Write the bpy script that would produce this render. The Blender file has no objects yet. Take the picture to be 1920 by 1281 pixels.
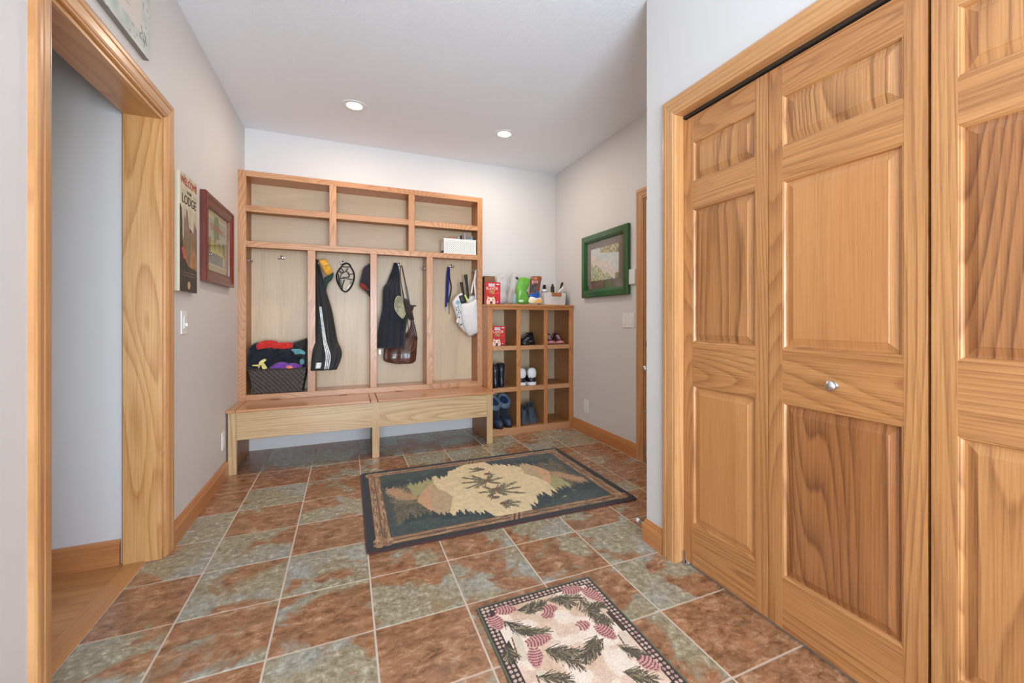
import bpy, math, random
import numpy as np
from mathutils import Vector, Matrix, noise as mnoise
random.seed(7)
PI = math.pi
S = bpy.context.scene
COL = S.collection

# ---------------------------------------------------------------- camera
EYE = 1.1169; YAW = 0.4175; FPX = 804.71; CPX = 1007.085; CPY = 598.062
cd = bpy.data.cameras.new('camera'); cam = bpy.data.objects.new('camera', cd); COL.objects.link(cam)
cam.location = (0, 0, EYE); cam.rotation_euler = (PI/2, 0, -YAW)
cd.sensor_width = 36; cd.lens = FPX/1920*36
cd.shift_x = (960-CPX)/1920; cd.shift_y = (CPY-640.5)/1920
cd.clip_start = 0.02
S.camera = cam
# ---------------------------------------------------------------- world and light
S.view_settings.view_transform = 'Standard'; S.view_settings.look = 'None'
S.view_settings.gamma = 1; S.view_settings.exposure = 0.10
w = bpy.data.worlds.new('world'); S.world = w; w.use_nodes = True
wn = w.node_tree.nodes; wl = w.node_tree.links
sky = wn.new('ShaderNodeTexSky'); sky.sky_type = 'NISHITA'; sky.sun_disc = False; sky.sun_elevation = math.radians(40)
wl.new(sky.outputs[0], wn['Background'].inputs[0]); wn['Background'].inputs[1].default_value = 0.25

def area_light(name, loc, rot, sx, sy, power, color, shape='RECTANGLE', spread=None):
    l = bpy.data.lights.new(name, 'AREA'); l.shape = shape; l.size = sx; l.size_y = sy
    l.energy = power; l.color = color
    if spread: l.spread = spread
    o = bpy.data.objects.new(name, l); COL.objects.link(o); o.location = loc; o.rotation_euler = rot
    return o
# daylight through the big window behind the camera
area_light('daylight', (0.30, -2.35, 1.15), (PI/2+0.60, 0, 0), 2.2, 2.0, 285, (0.73, 0.87, 1.0))
area_light('hall_fill', (-1.55, 0.46, 1.0), (PI/2-0.75, 0, 0), 0.9, 1.2, 1.7, (0.74, 0.82, 1.0))  # weak fill light added inside the hall to brighten its wall
LAMPS = [(0.053, 3.515, 7.5), (1.253, 3.525, 9.0)]
WARM = (1.0, 0.83, 0.66)

# ---------------------------------------------------------------- room numbers
XL, XR, YB, ZC = -0.785, 2.13, 4.30, 2.725     # left wall, right wall, back wall, ceiling
XC, YC = 1.38, 1.75                            # closet wall face and its far corner
YR = -1.60                                     # wall behind the camera

def W(u, v, y):                                 # photo point on the vertical plane at depth y
    a = (u-CPX)/FPX; b = (CPY-v)/FPX
    c, s = math.cos(YAW), math.sin(YAW)
    dx, dy = a*c+s, c-a*s
    t = y/dy
    return Vector((dx*t, y, EYE+b*t))

# ---------------------------------------------------------------- materials
def lin(c):
    r = []
    for v in c:
        v = v/255.0
        r.append(v/12.92 if v <= 0.04045 else ((v+0.055)/1.055)**2.4)
    return (r[0], r[1], r[2], 1.0)
class NT:
    def __init__(s, name):
        s.m = bpy.data.materials.new(name); s.m.use_nodes = True
        s.n = s.m.node_tree.nodes; s.l = s.m.node_tree.links
        s.b = s.n['Principled BSDF']
    def node(s, t, **k):
        n = s.n.new(t)
        for a, v in k.items(): setattr(n, a, v)
        return n
    def link(s, a, b): s.l.new(a, b)
    def mapping(s, src, scale, loc=(0, 0, 0)):
        m = s.node('ShaderNodeMapping'); m.inputs['Scale'].default_value = scale; m.inputs['Location'].default_value = loc
        s.link(src, m.inputs[0]); return m.outputs[0]
    def noise(s, vec, scale=1, detail=2, rough=0.5, dist=0, col=False):
        n = s.node('ShaderNodeTexNoise'); n.inputs['Scale'].default_value = scale; n.inputs['Detail'].default_value = detail
        n.inputs['Roughness'].default_value = rough; n.inputs['Distortion'].default_value = dist
        s.link(vec, n.inputs['Vector']); return n.outputs[1 if col else 0]
    def math(s, op, a, b=None, c=None, clamp=False):
        n = s.node('ShaderNodeMath', operation=op); n.use_clamp = clamp
        for i, x in enumerate((a, b, c)):
            if x is None: continue
            if isinstance(x, (int, float)): n.inputs[i].default_value = x
            else: s.link(x, n.inputs[i])
        return n.outputs[0]
    def ramp(s, fac, stops):
        n = s.node('ShaderNodeValToRGB'); e = n.color_ramp.elements
        while len(e) < len(stops): e.new(0.5)
        for x, (p, c) in zip(e, stops): x.position = p; x.color = c
        s.link(fac, n.inputs[0]); return n.outputs[0]
    def mix(s, fac, a, b, mode='MIX'):
        n = s.node('ShaderNodeMix', data_type='RGBA', blend_type=mode)
        for i, x in ((0, fac), (6, a), (7, b)):
            if isinstance(x, (int, float)): n.inputs[i].default_value = x
            elif isinstance(x, tuple): n.inputs[i].default_value = x
            else: s.link(x, n.inputs[i])
        return n.outputs[2]
    def bump(s, h, strength=0.2, dist=0.002):
        n = s.node('ShaderNodeBump'); n.inputs['Strength'].default_value = strength; n.inputs['Distance'].default_value = dist
        s.link(h, n.inputs['Height']); s.link(n.outputs[0], s.b.inputs['Normal'])

def pbr(name, c, rough=0.5, metal=0.0, bump=0, bscale=200, sheen=0, trans=0, coat=0, var=0, vscale=20):
    t = NT(name); b = t.b
    b.inputs['Base Color'].default_value = lin(c); b.inputs['Roughness'].default_value = rough; b.inputs['Metallic'].default_value = metal
    tc = t.node('ShaderNodeTexCoord')
    if var:
        n = t.noise(tc.outputs['Object'], vscale, 4)
        lo = lin([max(0, x*(1-var)) for x in c]); hi = lin([min(255, x*(1+var)) for x in c])
        t.link(t.ramp(n, [(0.3, lo), (0.7, hi)]), b.inputs['Base Color'])
    if bump: t.bump(t.noise(tc.outputs['Object'], bscale, 3), bump, 0.002)
    if sheen: b.inputs['Sheen Weight'].default_value = sheen
    if trans: b.inputs['Transmission Weight'].default_value = trans
    if coat: b.inputs['Coat Weight'].default_value = coat; b.inputs['Coat Roughness'].default_value = 0.15
    return t.m

def oak(name, light, mid, dark, rings=8, vs=6.5, us=0.75, amt=0.6, rough=0.36, coat=0.25):
    t = NT(name)
    uv = t.node('ShaderNodeUVMap'); uv.uv_map = 'UVMap'
    big = t.noise(t.mapping(uv.outputs[0], (us, vs, 1)), 1, 1, 0.4, 0.15)
    jag = t.noise(t.mapping(uv.outputs[0], (5, 60, 1)), 1, 3, 0.6)
    ring = t.math('FRACT', t.math('ADD', t.math('MULTIPLY', big, rings), t.math('MULTIPLY', jag, 0.22)))
    up = t.math('POWER', ring, 2.6); dn = t.math('SUBTRACT', 1.0, t.math('MULTIPLY_ADD', ring, 9.0, -8.0, True))
    ring = t.math('MULTIPLY', up, dn)
    fine = t.noise(t.mapping(uv.outputs[0], (3.0, 190, 1)), 1, 3, 0.6)
    pore = t.noise(t.mapping(uv.outputs[0], (7, 330, 1)), 1, 2, 0.6)
    tone = t.noise(t.mapping(uv.outputs[0], (0.7, 2.3, 1)), 1, 2)
    base = t.ramp(tone, [(0.35, light), (0.65, mid)])
    f = t.math('MULTIPLY', ring, t.math('MULTIPLY_ADD', fine, 1.6, 0.0, True))
    col = t.mix(t.math('MULTIPLY', f, amt, None, True), base, dark)
    p = t.math('MULTIPLY', t.math('MULTIPLY_ADD', pore, 12, -6.9, True), t.math('MULTIPLY_ADD', ring, 0.45, 0.22))
    col = t.mix(p, col, dark)
    col = t.mix(t.math('MULTIPLY', t.math('SUBTRACT', fine, 0.42, None, True), 1.5), col, dark)
    t.link(col, t.b.inputs['Base Color'])
    t.b.inputs['Roughness'].default_value = rough; t.b.inputs['Coat Weight'].default_value = coat; t.b.inputs['Coat Roughness'].default_value = 0.22
    t.bump(fine, 0.12, 0.0006)
    return t.m
M = {}
M['door'] = oak('oak_door', lin((204, 146, 90)), lin((190, 130, 76)), lin((132, 78, 42)), rings=34, vs=3.2, us=.30, amt=.85)
M['panel'] = oak('oak_panel', lin((200, 142, 88)), lin((184, 124, 72)), lin((112, 66, 36)), rings=34, vs=2.8, us=.24, amt=1.1)
M['panel_dark'] = oak('oak_panel_dark', lin((182, 122, 72)), lin((162, 102, 56)), lin((96, 54, 30)), rings=34, vs=2.8, us=.24, amt=1.1)
M['panel_plain'] = oak('oak_panel_quartered', lin((206, 146, 90)), lin((194, 132, 78)), lin((160, 102, 56)), rings=6, vs=2, us=.1, amt=0.4)
M['trim'] = oak('oak_trim', lin((214, 160, 106)), lin((202, 146, 92)), lin((158, 100, 56)), rings=26, vs=4, us=.10, amt=.6)
M['jamb'] = oak('maple_jamb', lin((218, 170, 112)), lin((206, 152, 94)), lin((170, 108, 56)), rings=9, vs=5.5, us=1.1, amt=1.1, rough=.33)
M['base'] = oak('oak_baseboard', lin((206, 140, 84)), lin((196, 126, 70)), lin((156, 92, 48)), rings=9, vs=5, us=.2, amt=.4)
M['frame'] = oak('oak_locker', lin((208, 156, 112)), lin((192, 136, 92)), lin((142, 90, 54)), rings=52, vs=3.4, us=.8, amt=.95)
M['bench'] = oak('oak_bench', lin((214, 180, 134)), lin((204, 166, 118)), lin((150, 108, 66)), rings=40, vs=3.4, us=.26, amt=.9)
M['lid'] = oak('oak_lid', lin((208, 152, 108)), lin((196, 138, 94)), lin((152, 98, 60)), rings=26, vs=3, us=.16, amt=.55, rough=.25)
M['ply'] = oak('birch_ply', lin((216, 190, 158)), lin((208, 180, 146)), lin((182, 150, 114)), rings=10, vs=1.5, us=.16, amt=.45, rough=.45, coat=.1)
M['cubby'] = oak('oak_cubby', lin((206, 142, 84)), lin((196, 130, 74)), lin((140, 82, 42)), rings=46, vs=3.4, us=.6, amt=.9)
M['cubby_ply'] = oak('cubby_ply', lin((188, 134, 80)), lin((178, 122, 68)), lin((150, 98, 54)), rings=3, vs=2.2, us=.25, amt=.3, rough=.5, coat=.05)
M['hallfloor'] = oak('hall_floorboards', lin((216, 160, 98)), lin((202, 140, 78)), lin((150, 92, 48)), rings=6, vs=5, us=.5, amt=.5)
M['chrome'] = pbr('brushed_metal', (225, 225, 228), 0.16, 1.0)
M['nickel'] = pbr('satin_nickel', (200, 198, 195), 0.28, 1.0)
M['black_metal'] = pbr('black_metal', (30, 30, 32), 0.4, 0.6)
M['white_plastic'] = pbr('white_plastic', (236, 234, 230), 0.35)
M['black_gap'] = pbr('track_shadow_metal', (70, 60, 52), 0.5, 0.4)
def wall_mat(name, c, bs=260, st=0.12, rough=0.6):
    t = NT(name); tc = t.node('ShaderNodeTexCoord')
    t.b.inputs['Base Color'].default_value = lin(c); t.b.inputs['Roughness'].default_value = rough
    t.bump(t.noise(tc.outputs['Object'], bs, 4, 0.6), st, 0.002)
    return t.m
M['wall'] = wall_mat('wall_paint', (219, 215, 212))
M['ceil'] = wall_mat('ceiling_texture', (242, 245, 250), 60, 1.0, 0.85)

def slate():
    t = NT('slate_tile'); tc = t.node('ShaderNodeTexCoord')
    at = t.node('ShaderNodeAttribute', attribute_name='tile')
    sep = t.node('ShaderNodeSeparateColor'); t.link(at.outputs['Color'], sep.inputs[0])
    off = t.node('ShaderNodeCombineXYZ')
    t.link(t.math('MULTIPLY', sep.outputs[1], 37), off.inputs[0]); t.link(t.math('MULTIPLY', sep.outputs[2], 29), off.inputs[1])
    va = t.node('ShaderNodeVectorMath', operation='ADD'); t.link(tc.outputs['Object'], va.inputs[0]); t.link(off.outputs[0], va.inputs[1])
    v = va.outputs[0]
    n = t.noise(v, 3.1, 10, 0.56, 0.5)
    sel = t.math('MULTIPLY_ADD', sep.outputs[0], 0.36, -0.18)
    sel = t.math('ADD', n, sel)
    fac = t.math('MULTIPLY_ADD', sel, 24, -11.5, True)
    fine = t.noise(v, 36, 8, 0.7, 0.4)
    streak = t.noise(t.mapping(v, (16, 24, 1)), 1, 9, 0.74, 0.4)
    mid = t.noise(v, 8, 6, 0.6, 0.5)
    rust = t.ramp(streak, [(0.32, lin((84, 58, 42))), (0.44, lin((138, 96, 66))), (0.55, lin((170, 124, 90))), (0.68, lin((208, 176, 146)))])
    rust = t.mix(t.math('MULTIPLY_ADD', mid, 4.0, -2.0, True), rust, lin((132, 100, 76)))
    rust = t.mix(t.math('MULTIPLY_ADD', t.noise(v, 12, 8, .7, .4), 5, -2.6, True), rust, lin((176, 122, 88)))
    gray = t.ramp(fine, [(0.30, lin((108, 98, 76))), (0.48, lin((154, 143, 116))), (0.66, lin((192, 183, 158)))])
    gray = t.mix(t.math('MULTIPLY_ADD', t.noise(v, 3.7, 3, .5, .2), 4.0, -1.9, True), gray, t.ramp(fine, [(0.35, lin((140, 142, 138))), (0.6, lin((178, 180, 174)))]))
    gray = t.mix(t.math('MULTIPLY_ADD', t.noise(v, 5, 9, .7, .4), 8, -4.5, True), gray, lin((150, 122, 90)))
    col = t.mix(fac, gray, rust)
    edge = t.math('SUBTRACT', 1.0, t.math('MULTIPLY', t.math('ABSOLUTE', t.math('SUBTRACT', fac, 0.5)), 2.0), None, True)
    col = t.mix(t.math('MULTIPLY', edge, 0.4), col, lin((150, 120, 92)))
    t.link(col, t.b.inputs['Base Color'])
    t.link(t.math('MULTIPLY_ADD', fine, 0.22, 0.14), t.b.inputs['Roughness'])
    h = t.math('ADD', t.math('MULTIPLY', n, 0.9), t.math('MULTIPLY', streak, 0.5))
    t.bump(h, 0.35, 0.004)
    return t.m
M['slate'] = slate()
M['grout'] = pbr('tile_grout', (208, 190, 172), 0.8, bump=.2)

def painted(name, rough=0.6, bump=0.0, bscale=300, coat=0, sheen=0):
    t = NT(name); at = t.node('ShaderNodeAttribute', attribute_name='Col')
    t.link(at.outputs['Color'], t.b.inputs['Base Color']); t.b.inputs['Roughness'].default_value = rough
    if coat: t.b.inputs['Coat Weight'].default_value = coat
    if sheen: t.b.inputs['Sheen Weight'].default_value = sheen
    if bump:
        tc = t.node('ShaderNodeTexCoord'); t.bump(t.noise(tc.outputs['Object'], bscale, 3), bump, 0.003)
    return t.m
M['rug'] = painted('rug_pile', 0.95, 0.6, 420, sheen=.15)
M['print'] = painted('printed_surface', 0.55, 0, coat=.1)
M['label'] = painted('printed_carton', 0.4, 0, coat=.15)

def emis(name, c, s):
    t = NT(name); t.b.inputs['Base Color'].default_value = (0, 0, 0, 1)
    t.b.inputs['Emission Color'].default_value = c; t.b.inputs['Emission Strength'].default_value = s
    return t.m
M['glow'] = emis('lamp_diffuser', (1.0, 0.93, 0.84, 1), 9)
def glass(name, rough=0.0, tint=(255, 255, 255)):
    t = NT(name); t.n.remove(t.b)
    g = t.node('ShaderNodeBsdfGlossy'); g.inputs['Roughness'].default_value = 0.02
    tr = t.node('ShaderNodeBsdfTransparent'); tr.inputs[0].default_value = lin(tint)
    mx = t.node('ShaderNodeMixShader'); fr = t.node('ShaderNodeLayerWeight'); fr.inputs[0].default_value = 0.12
    t.link(t.math('MULTIPLY_ADD', fr.outputs[1], 0.7, 0.04, True), mx.inputs[0]); t.link(tr.outputs[0], mx.inputs[1]); t.link(g.outputs[0], mx.inputs[2])
    t.link(mx.outputs[0], t.n['Material Output'].inputs[0]); return t.m
M['glass'] = glass('picture_glass')
def clearbag():
    t = NT('clear_plastic_bag'); b = t.b
    b.inputs['Base Color'].default_value = lin((222, 220, 218)); b.inputs['Roughness'].default_value = 0.25
    b.inputs['Alpha'].default_value = 0.38; b.inputs['Specular IOR Level'].default_value = 0.8
    tc = t.node('ShaderNodeTexCoord'); t.bump(t.noise(tc.outputs['Object'], 28, 4, .6, 1.0), 0.8, 0.01)
    return t.m
M['bag'] = clearbag()
def cloth(name, c, bump=.35, bs=320, sheen=.2, rough=.9, var=.15): return pbr(name, c, rough, 0, bump, bs, sheen, var=var, vscale=40)

# ---------------------------------------------------------------- mesh helpers
class MB:
    def __init__(s): s.v = []; s.f = []; s.uv = []; s.sm = []
    def off(s): return (random.uniform(0, 40), random.uniform(0, 40))
    def box(s, x0, y0, z0, x1, y1, z1, g='z', o=None):
        a = (min(x0, x1), min(y0, y1), min(z0, z1)); b = (max(x0, x1), max(y0, y1), max(z0, z1))
        n = len(s.v); o = o or s.off(); gi = 'xyz'.index(g)
        for k in range(8): s.v.append((b[0] if k & 1 else a[0], b[1] if k & 2 else a[1], b[2] if k & 4 else a[2]))
        for f, ax in (((0, 2, 3, 1), 2), ((4, 5, 7, 6), 2), ((0, 1, 5, 4), 1), ((2, 6, 7, 3), 1), ((0, 4, 6, 2), 0), ((1, 3, 7, 5), 0)):
            s.quad([n+i for i in f], gi, ax, o)
        return s
    def quad(s, idx, gi, ax, o, smooth=False):
        s.f.append(tuple(idx)); s.sm.append(smooth); r = []
        rem = [i for i in range(3) if i != gi and i != ax]
        vi = rem[0]
        ui = gi if gi != ax else rem[-1]
        for i in idx:
            p = s.v[i]; r.append((p[ui]+o[0], p[vi]+o[1]))
        s.uv.append(r)
    def face(s, pts, g='z', o=None, smooth=False, ax=None):
        n = len(s.v); s.v += [tuple(p) for p in pts]
        a, b, c = Vector(pts[0]), Vector(pts[1]), Vector(pts[2])
        nn = (b-a).cross(c-a)
        if ax is None: ax = max(range(3), key=lambda i: abs(nn[i]))
        s.quad(list(range(n, n+len(pts))), 'xyz'.index(g), ax, o or (0, 0), smooth)
    def loft(s, rings, cap=True, closed=True, smooth=True):
        n = len(s.v); k = len(rings[0])
        for r in rings: s.v += [tuple(p) for p in r]
        for i in range(len(rings)-1):
            for j in range(k if closed else k-1):
                j2 = (j+1) % k
                q = (n+i*k+j, n+i*k+j2, n+(i+1)*k+j2, n+(i+1)*k+j)
                s.f.append(q); s.sm.append(smooth); s.uv.append([(j/k, i*.1), ((j+1)/k, i*.1), ((j+1)/k, i*.1+.1), (j/k, i*.1+.1)])
        if cap and closed:
            for r, rev in ((0, True), (len(rings)-1, False)):
                q = [n+r*k+j for j in range(k)]
                if rev: q.reverse()
                s.f.append(tuple(q)); s.sm.append(False); s.uv.append([(0, 0)]*k)
        return s
    def tube(s, path, r, n=8, r2=None, cap=True, up=None):
        path = [Vector(p) for p in path]; rings = []
        m = len(path); prev = None
        for i, p in enumerate(path):
            t = (path[min(i+1, m-1)]-path[max(i-1, 0)]).normalized()
            if prev is None:
                u = Vector(up) if up else (Vector((0, 0, 1)) if abs(t.z) < 0.9 else Vector((0, 1, 0)))
            else: u = prev
            a = (u-t*u.dot(t)).normalized(); b = t.cross(a); prev = a
            ri = r[i] if isinstance(r, (list, tuple)) else r
            rj = (r2[i] if isinstance(r2, (list, tuple)) else r2) if r2 is not None else ri
            rings.append([p+a*(math.cos(2*PI*k/n)*ri)+b*(math.sin(2*PI*k/n)*rj) for k in range(n)])
        return s.loft(rings, cap)
    def lathe(s, prof, c=(0, 0, 0), n=24, ax='z', cap=True):
        rings = []
        for r, h in prof:
            ring = []
            for k in range(n):
                a = 2*PI*k/n; x, y = r*math.cos(a), r*math.sin(a)
                p = {'z': (x, y, h), 'y': (x, h, -y), 'x': (h, x, y)}[ax]
                ring.append((c[0]+p[0], c[1]+p[1], c[2]+p[2]))
            rings.append(ring)
        return s.loft(rings, cap)
    def build(s, name, mat, sharp=35):
        me = bpy.data.meshes.new(name); me.from_pydata([tuple(p) for p in s.v], [], s.f)
        ul = me.uv_layers.new(name='UVMap'); flat = [c for f in s.uv for p in f for c in p]
        ul.data.foreach_set('uv', flat)
        me.polygons.foreach_set('use_smooth', s.sm)
        for m in (mat if isinstance(mat, (list, tuple)) else [mat]): me.materials.append(m)
        me.update()
        if any(s.sm):
            try: me.set_sharp_from_angle(angle=math.radians(sharp))
            except Exception: pass
        o = bpy.data.objects.new(name, me); COL.objects.link(o); return o

ROOT = {}
def thing(name, label, cat, loc=(0, 0, 0), rot=(0, 0, 0), group=None, matrix=None):
    o = bpy.data.objects.new(name, None); COL.objects.link(o); o.empty_display_size = 0.05
    o.location = loc; o.rotation_euler = rot
    if matrix is not None: o.rotation_euler = matrix.to_euler()
    o['label'] = label; o['category'] = cat
    if group: o['group'] = group
    ROOT[o.name] = None
    return o
def rootloc(o):
    while o.parent: o = o.parent
    return o.location
def bevel(o, wd, seg=1):
    m = o.modifiers.new('bevel', 'BEVEL'); m.width = wd; m.segments = seg; m.limit_method = 'ANGLE'; m.angle_limit = math.radians(40)
    m.harden_normals = False
def part(name, mb, mat, parent, world=True, bev=0, sharp=35, label=None, seg=1):
    o = mb if isinstance(mb, bpy.types.Object) else mb.build(name, mat, sharp)
    if world:
        l = rootloc(parent); o.data.transform(Matrix.Translation((-l[0], -l[1], -l[2])))
    o.parent = parent
    if bev: bevel(o, bev, seg)
    if label: o['label'] = label
    return o
def single(name, mb, mat, label, cat, group=None, bev=0, sharp=35, seg=1):
    o = mb if isinstance(mb, bpy.types.Object) else mb.build(name, mat, sharp)
    vs = [v.co for v in o.data.vertices]
    lo = [min(v[i] for v in vs) for i in range(3)]; hi = [max(v[i] for v in vs) for i in range(3)]
    l = Vector(((lo[0]+hi[0])/2, (lo[1]+hi[1])/2, lo[2]))
    o.data.transform(Matrix.Translation(-l)); o.location = l
    o['label'] = label; o['category'] = cat
    if group: o['group'] = group
    if bev: bevel(o, bev, seg)
    return o
def struct(name, mb, mat, bev=0, parent=None, sharp=35):
    o = mb.build(name, mat, sharp)
    if parent: o.parent = parent
    else: o['kind'] = 'structure'
    if bev: bevel(o, bev)
    return o
def copy_tree(o, parent=None):
    c = o.copy(); COL.objects.link(c); c.parent = parent
    for ch in list(o.children): copy_tree(ch, c)
    return c
def smooth_path(pts, n=6):
    pts = [Vector(p) for p in pts]; out = []
    for i in range(len(pts)-1):
        p0 = pts[max(i-1, 0)]; p1 = pts[i]; p2 = pts[i+1]; p3 = pts[min(i+2, len(pts)-1)]
        for k in range(n):
            t = k/n
            out.append(0.5*((2*p1)+(p2-p0)*t+(2*p0-5*p1+4*p2-p3)*t*t+(3*p1-p0-3*p2+p3)*t**3))
    out.append(pts[-1]); return out
def closed_path(pts, n=5):
    pts = [Vector(p) for p in pts]; m = len(pts); out = []
    for i in range(m):
        p0, p1, p2, p3 = pts[(i-1) % m], pts[i], pts[(i+1) % m], pts[(i+2) % m]
        for k in range(n):
            t = k/n
            out.append(0.5*((2*p1)+(p2-p0)*t+(2*p0-5*p1+4*p2-p3)*t*t+(3*p1-p0-3*p2+p3)*t**3))
    return out
def pillow(outline, thick, wr=0.0, n=4, seed=0, prof=(0, .55, .85, 1.0), smooth=True, push=(0, 1, 0), sc=(1.0, 0.9, 0.68, 0.36)):
    """puffy body from an outline: rings shrink towards the middle while rising to both sides"""
    pts = closed_path(outline, n) if smooth else [Vector(p) for p in outline]
    c = sum(pts, Vector())/len(pts); d = Vector(push)
    mb = MB(); rings = []
    def ring(k, sgn):
        r = []
        for p in pts:
            q = c+(p-c)*sc[k]
            h = prof[k]*thick*(1 + wr*mnoise.noise(Vector((q.x*22+seed, q.z*22, seed*3.1+q.y*22))))
            r.append(q-d*(sgn*h))
        return r
    front = [ring(k, 1) for k in range(4)]; back = [ring(k, -1) for k in range(3, 0, -1)]
    mb.loft(back+front, True)
    return mb

def drape_fn(rows, folds, amp, seed=0):
    """rows: (v_px, uL, uR, y_centre, half_depth). Gives a surface function (s in 0..1, angle)"""
    R = [(W((a+b)/2, v, y), abs(W(b, v, y).x-W(a, v, y).x)/2, y, d) for v, a, b, y, d in rows]
    def at(s):
        f = s*(len(R)-1); i = min(int(f), len(R)-2); t = f-i
        A, B = R[i], R[i+1]
        p0 = R[max(i-1, 0)]; p3 = R[min(i+2, len(R)-1)]
        def cr(a, b, c, e): return 0.5*(2*b+(c-a)*t+(2*a-5*b+4*c-e)*t*t+(3*b-a-3*c+e)*t**3)
        return (cr(p0[0].x, A[0].x, B[0].x, p3[0].x), cr(p0[0].z, A[0].z, B[0].z, p3[0].z), cr(p0[1], A[1], B[1], p3[1]), A[2]*(1-t)+B[2]*t, A[3]*(1-t)+B[3]*t)
    def pt(s, a, out=0.0):
        x, z, hw, y, d = at(s)
        ca, sa = math.cos(a), math.sin(a)
        px = x+hw*ca
        fold = amp*min(1, s*2.2)*(math.sin(folds*PI*ca+seed+1.6*s)+0.5*math.sin(folds*2.3*PI*ca+seed*2-2*s))
        wr = 0.006*mnoise.noise(Vector((px*14+seed, z*9, seed)))
        sq = math.copysign(abs(sa)**0.6, sa)
        return Vector((px, y-(d+out)*sq-(fold+wr)*abs(sa)**.5*(1 if sa > 0 else .3), z))
    return pt
def drape(rows, folds=3, amp=0.006, seed=0, n=56, m=40):
    pt = drape_fn(rows, folds, amp, seed)
    mb = MB(); mb.loft([[pt(i/m, 2*PI*k/n) for k in range(n)] for i in range(m+1)], True)
    return mb, pt
def strip_on(pt, s0, s1, a0, a1, wd, out=0.002, m=24):
    mb = MB(); A = []; B = []
    for i in range(m+1):
        t = i/m; s = s0+(s1-s0)*t; a = a0+(a1-a0)*t
        A.append([pt(s, a-wd/2, out), pt(s, a+wd/2, out), pt(s, a+wd/2, out-.0015), pt(s, a-wd/2, out-.0015)])
    mb.loft(A, True); return mb

# ---- painted surfaces: a fine grid whose vertices carry the pattern's colours
class Canvas:
    def __init__(s, w, h, res, bg):
        s.w, s.h = w, h; s.nx = max(2, int(round(w/res))+1); s.ny = max(2, int(round(h/res))+1)
        s.X, s.Y = np.meshgrid(np.linspace(0, w, s.nx), np.linspace(0, h, s.ny))
        s.A = np.zeros((s.ny, s.nx, 3)); s.A[:] = np.array(bg, float)
        s.rng = np.random.default_rng(5)
    def poly(s, pts, c, a=1.0):
        m = s.inside(pts); s.A[m] = s.A[m]*(1-a)+np.array(c, float)*a
    def inside(s, pts):
        m = np.zeros(s.X.shape, bool); n = len(pts)
        for i in range(n):
            x0, y0 = pts[i]; x1, y1 = pts[(i+1) % n]
            if y0 == y1: continue
            cnd = ((s.Y >= min(y0, y1)) & (s.Y < max(y0, y1)) & (s.X < (s.Y-y0)/(y1-y0)*(x1-x0)+x0)); m ^= cnd
        return m
    def rect(s, x0, y0, x1, y1, c): s.A[(s.X >= x0) & (s.X <= x1) & (s.Y >= y0) & (s.Y <= y1)] = c
    def ell(s, cx, cy, rx, ry, c, ang=0):
        ca, sa = math.cos(ang), math.sin(ang); dx, dy = s.X-cx, s.Y-cy
        s.A[((dx*ca+dy*sa)/rx)**2+((-dx*sa+dy*ca)/ry)**2 <= 1] = c
    def line(s, x0, y0, x1, y1, wd, c):
        r = wd/2; m = (s.X > min(x0, x1)-r) & (s.X < max(x0, x1)+r) & (s.Y > min(y0, y1)-r) & (s.Y < max(y0, y1)+r)
        if not m.any(): return
        X, Y = s.X[m], s.Y[m]; dx, dy = x1-x0, y1-y0; L = dx*dx+dy*dy+1e-12
        t = np.clip(((X-x0)*dx+(Y-y0)*dy)/L, 0, 1)
        d = np.hypot(X-x0-t*dx, Y-y0-t*dy) <= r
        sub = s.A[m]; sub[d] = c; s.A[m] = sub
    def noise(s, cell):
        gx, gy = int(s.w/cell)+3, int(s.h/cell)+3; g = s.rng.random((gy, gx))
        fx, fy = s.X/cell, s.Y/cell; ix, iy = fx.astype(int), fy.astype(int); tx, ty = fx-ix, fy-iy
        tx = tx*tx*(3-2*tx); ty = ty*ty*(3-2*ty)
        return (g[iy, ix]*(1-tx)+g[iy, ix+1]*tx)*(1-ty)+(g[iy+1, ix]*(1-tx)+g[iy+1, ix+1]*tx)*ty
    def speckle(s, amt, cell=None):
        n = s.noise(cell) if cell else s.rng.random(s.X.shape)
        s.A *= (1+amt*(n-.5)*2)[..., None]
    def mesh(s, name, mat, P=None, thick=0):
        """P maps (x, y) arrays to 3-D; default flat in local XY"""
        v = np.stack([s.X.ravel(), s.Y.ravel(), np.zeros(s.X.size)], 1) if P is None else P(s.X.ravel(), s.Y.ravel())
        i = np.arange((s.ny-1)*s.nx).reshape(s.ny-1, s.nx)[:, :-1].ravel()
        f = np.stack([i, i+1, i+1+s.nx, i+s.nx], 1)
        me = bpy.data.meshes.new(name); me.vertices.add(len(v)); me.vertices.foreach_set('co', v.astype(np.float32).ravel())
        me.loops.add(f.size); me.loops.foreach_set('vertex_index', f.astype(np.int32).ravel())
        me.polygons.add(len(f)); me.polygons.foreach_set('loop_start', np.arange(0, f.size, 4, dtype=np.int32))
        me.update(calc_edges=True)
        ca = me.color_attributes.new('Col', 'FLOAT_COLOR', 'POINT')
        c = np.clip(s.A, 0, 255)/255.0; c = np.where(c <= .04045, c/12.92, ((c+.055)/1.055)**2.4)
        rgba = np.ones((s.X.size, 4), np.float32); rgba[:, :3] = c.reshape(-1, 3)
        ca.data.foreach_set('color', rgba.ravel()); me.materials.append(mat)
        o = bpy.data.objects.new(name, me); COL.objects.link(o)
        if thick:
            m = o.modifiers.new('solid', 'SOLIDIFY'); m.thickness = thick; m.offset = -1
        return o
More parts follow.
